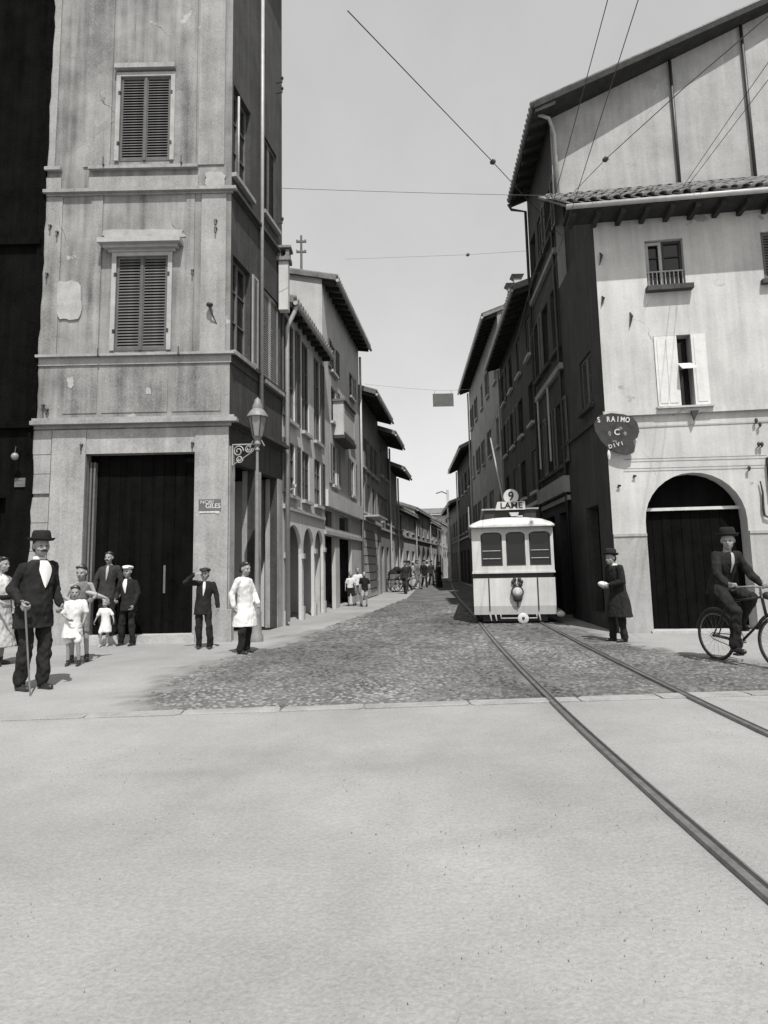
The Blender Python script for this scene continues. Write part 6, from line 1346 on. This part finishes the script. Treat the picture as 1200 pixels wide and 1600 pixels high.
q = MB(); q.path([V(.02, 0, WR_) + V((WR_ + .035) * math.cos(t), 0, (WR_ + .035) * math.sin(t)) for t in [R(20) + R(150) * i / 14 for i in range(15)]], .022, 6); mk('mudguard', q, MAT['iron'], bk, True)
q = MB(); q.path([V(WB, 0, WR_) + V((WR_ + .035) * math.cos(t), 0, (WR_ + .035) * math.sin(t)) for t in [R(35) + R(120) * i / 12 for i in range(13)]], .022, 6); mk('mudguard', q, MAT['iron'], bk, True)
hbz = 1.02; q = MB(); q.tube(head_t, V(.825, 0, hbz), .014, n=7); q.path([V(.62, -.27, hbz - .01), V(.74, -.26, hbz + .01), V(.85, -.14, hbz + .02), V(.86, 0, hbz), V(.85, .14, hbz + .02), V(.74, .26, hbz + .01), V(.62, .27, hbz - .01)], .012, 8); hb = mk('handlebar', q, MAT['steel'], bk, True)
for sy in (-.265, .265): q = MB(); q.tube(V(.60, sy, hbz - .012), V(.72, sy, hbz + .006), .017, n=8); mk('grip', q, MAT['leather'], hb)
q = MB(); q.tube(seat_t, V(.245, 0, .95), .013, n=7); q.loft([(V(.14, 0, .955), .08, .10), (V(.14, 0, .985), .07, .09)], 12); q.capsule(V(.14, 0, .97), V(.36, 0, .965), .05, .022, 8); mk('saddle', q, MAT['leather'], bk, True)
ca = R(60); p1_, p2_ = bbk + V(.165 * math.cos(ca), -.09, -.165 * math.sin(ca)), bbk + V(-.165 * math.cos(ca), .09, .165 * math.sin(ca))
q = MB(); q.tube(bbk + V(0, -.07, 0), bbk + V(0, .07, 0), .02, n=8); q.tube(bbk + V(0, -.07, 0), p1_, .010, n=6); q.tube(bbk + V(0, .07, 0), p2_, .010, n=6); cr_ = mk('crank', q, MAT['steel'], bk)
for p, sg_ in ((p1_, -1), (p2_, 1)): q = MB(); q.box(p.x - .045, p.x + .045, p.y + min(0, sg_ * .10), p.y + max(0, sg_ * .10), p.z - .012, p.z + .012); mk('pedal', q, MAT['rubber'], cr_)
q = MB(); q.lathe([(.0, -.003), (.095, -.003), (.095, .003), (0, .003)], bbk + V(0, -.06, 0), 24, Matrix.Rotation(R(90), 3, 'X')); mk('chainring', q, MAT['steel'], cr_)
q = MB(); q.path([V(0, -.06, WR_ + .04), bbk + V(0, -.06, .095), bbk + V(.09, -.06, 0), bbk + V(0, -.06, -.095), V(0, -.06, WR_ - .04), V(-.04, -.06, WR_)], .006, 4, True); mk('chain', q, MAT['iron'], bk)
q = MB(); q.lathe([(0, 0), (.045, .0), (.055, .05), (.05, .09), (0, .09)], V(.90, 0, .92), 12, Matrix.Rotation(R(90), 3, 'Y')); mk('lamp', q, MAT['iron'], bk, True)
# rider: own axes have +y forward, so bicycle +x = rider +y
kR = 1.0
rp = lambda x, y, z: (-y, x, z)                          # bicycle (x forward, y left) -> rider (x right, y forward)
def rj(x, y, z): a = (-y, x, z); return tuple(c / (1.72 / 1.75) for c in a)
rider = person('cyclist in dark suit and hat looking toward the viewer', g0, 1.72, byaw - R(90),
    dict(top=('jacket', 'cloth_black'), hem=.92, bottom=('trousers', 'cloth_black'), hat=('fedora', 'cloth_black'), hair='hair', front='cloth_pale', front_w=.025, curlL=1.1, curlR=1.1, pointL=V(.0, .9, -.15), pointR=V(.0, .9, -.15)),
    dict(pel=rj(.15, 0, 1.04), waist=rj(.20, 0, 1.16), chest=rj(.27, 0, 1.33), neck=rj(.32, 0, 1.50), head=rj(.36, 0, 1.645),
         shL=rj(.31, .18, 1.44), shR=rj(.31, -.18, 1.44), elL=rj(.42, .27, 1.18), elR=rj(.42, -.27, 1.18), wrL=rj(.58, .27, 1.06), wrR=rj(.58, -.27, 1.06),
         hipL=rj(.17, .09, 1.00), hipR=rj(.17, -.09, 1.00), kneeR=rj(.52, -.11, .70), ankR=rj(p1_.x - .06, -.13, p1_.z + .10), kneeL=rj(.57, .11, .88), ankL=rj(p2_.x - .05, .13, p2_.z + .10)), head_yaw=R(-50), lod=1)

# ================================================================== FAR STREET LIFE
kids = [((548, 947), 1.20, ('shirt', 'cloth_white'), ('shorts', 'cloth_black'), 'boy in white shirt, left of three children against the piers'), ((559, 946), 1.34, ('shirt', 'cloth_white'), ('shorts', 'cloth_mid'), 'taller boy in white shirt, middle of the three children'), ((570, 948), 1.20, ('jacket', 'cloth_black'), ('shorts', 'cloth_pale'), 'child in dark jacket, right of the three children')]
for (px, h_, t_, b_, lab) in kids: person(lab, G(*px), h_, face(random.uniform(-.6, .6), -1), dict(top=t_, sleeve='elbow', bottom=b_, hair='hair', child=.15), None, lod=2, group='three children by the left piers')
farp = [((686, 918), 1.55, 'cloth_black', 'woman in long black dress walking on the rails far down the street', 'skirt'), ((640, 923), 1.62, 'cloth_black', 'dark figure far off nearest the left houses', 'trousers'), ((652, 921), 1.70, 'cloth_mid', 'grey-clad figure far off between two dark ones', 'trousers'), ((663, 918), 1.68, 'cloth_black', 'dark figure far off in mid-street', 'trousers'), ((674, 915), 1.66, 'cloth_dark', 'dark figure far off, rightmost of the group in mid-street', 'trousers')]
farp += [((634, 928), 1.6, 'cloth_dark', 'dark figure far off just beyond the hand cart', 'trousers'), ((646, 917), 1.6, 'cloth_pale', 'pale-dressed figure far off beside the left houses', 'skirt'), ((668, 911), 1.7, 'cloth_pale', 'pale-clad figure farthest off in mid-street', 'trousers')]
for (px, h_, mt, lab, kd) in farp: person(lab, G(*px), h_, random.uniform(0, 6), dict(top=('jacket', mt), bottom=(kd, mt), skirt_hem=.06, hair='hair', hat=('bowl', mt)), dict(ankL=(-.1, .16, .09), ankR=(.1, -.18, .10), kneeL=(-.1, .12, .5)), lod=2, group='people far down the street')
# hand cart with its dark load
cg = G(622, 925); ct = thing0('hand_cart', 'two-wheeled hand cart with a dark load parked on the left', 'cart', cg, R(15))
q = MB(); q.box(-.55, .55, -.38, .38, .62, .70); mk('bed', q, MAT['wood_mid'], ct)
for sy in (-.40, .40): q = MB(); q.box(-.55, .55, sy - .02, sy + .02, .70, .95); mk('side_board', q, MAT['wood_mid'], ct)
for sy in (-.48, .48):
    q = MB(); q.path([V(.0 + .42 * math.cos(t), sy, .43 + .42 * math.sin(t)) for t in [6.2832 * i / 24 for i in range(24)]], .025, 6, True); w_ = mk('wheel', q, MAT['wood_dark'], ct)
    q = MB()
    for i in range(10): a = .6283 * i; q.tube(V(0, sy, .43), V(.41 * math.cos(a), sy, .43 + .41 * math.sin(a)), .014, n=4)
    mk('spokes', q, MAT['wood_dark'], w_)
for sy in (-.3, .3): q = MB(); q.tube(V(.5, sy, .66), V(1.5, sy, .80), .025, .02, 6); mk('shaft', q, MAT['wood_mid'], ct)
for sx in (.45,): q = MB(); q.tube(V(sx, .3, .62), V(sx + .05, .3, 0), .025, n=6); q.tube(V(sx, -.3, .62), V(sx + .05, -.3, 0), .025, n=6); mk('prop_leg', q, MAT['wood_mid'], ct)
q = MB(); 
for c_, r_ in (((-.25, 0, .95), (.28, .34, .26)), ((.2, .05, .92), (.28, .32, .22)), ((-.05, -.05, 1.15), (.25, .25, .2))): q.ell(c_, r_)
ld = link('sack_load', remeshed(q, 'sack_load', .03, 2), MAT['cloth_black'], ct)
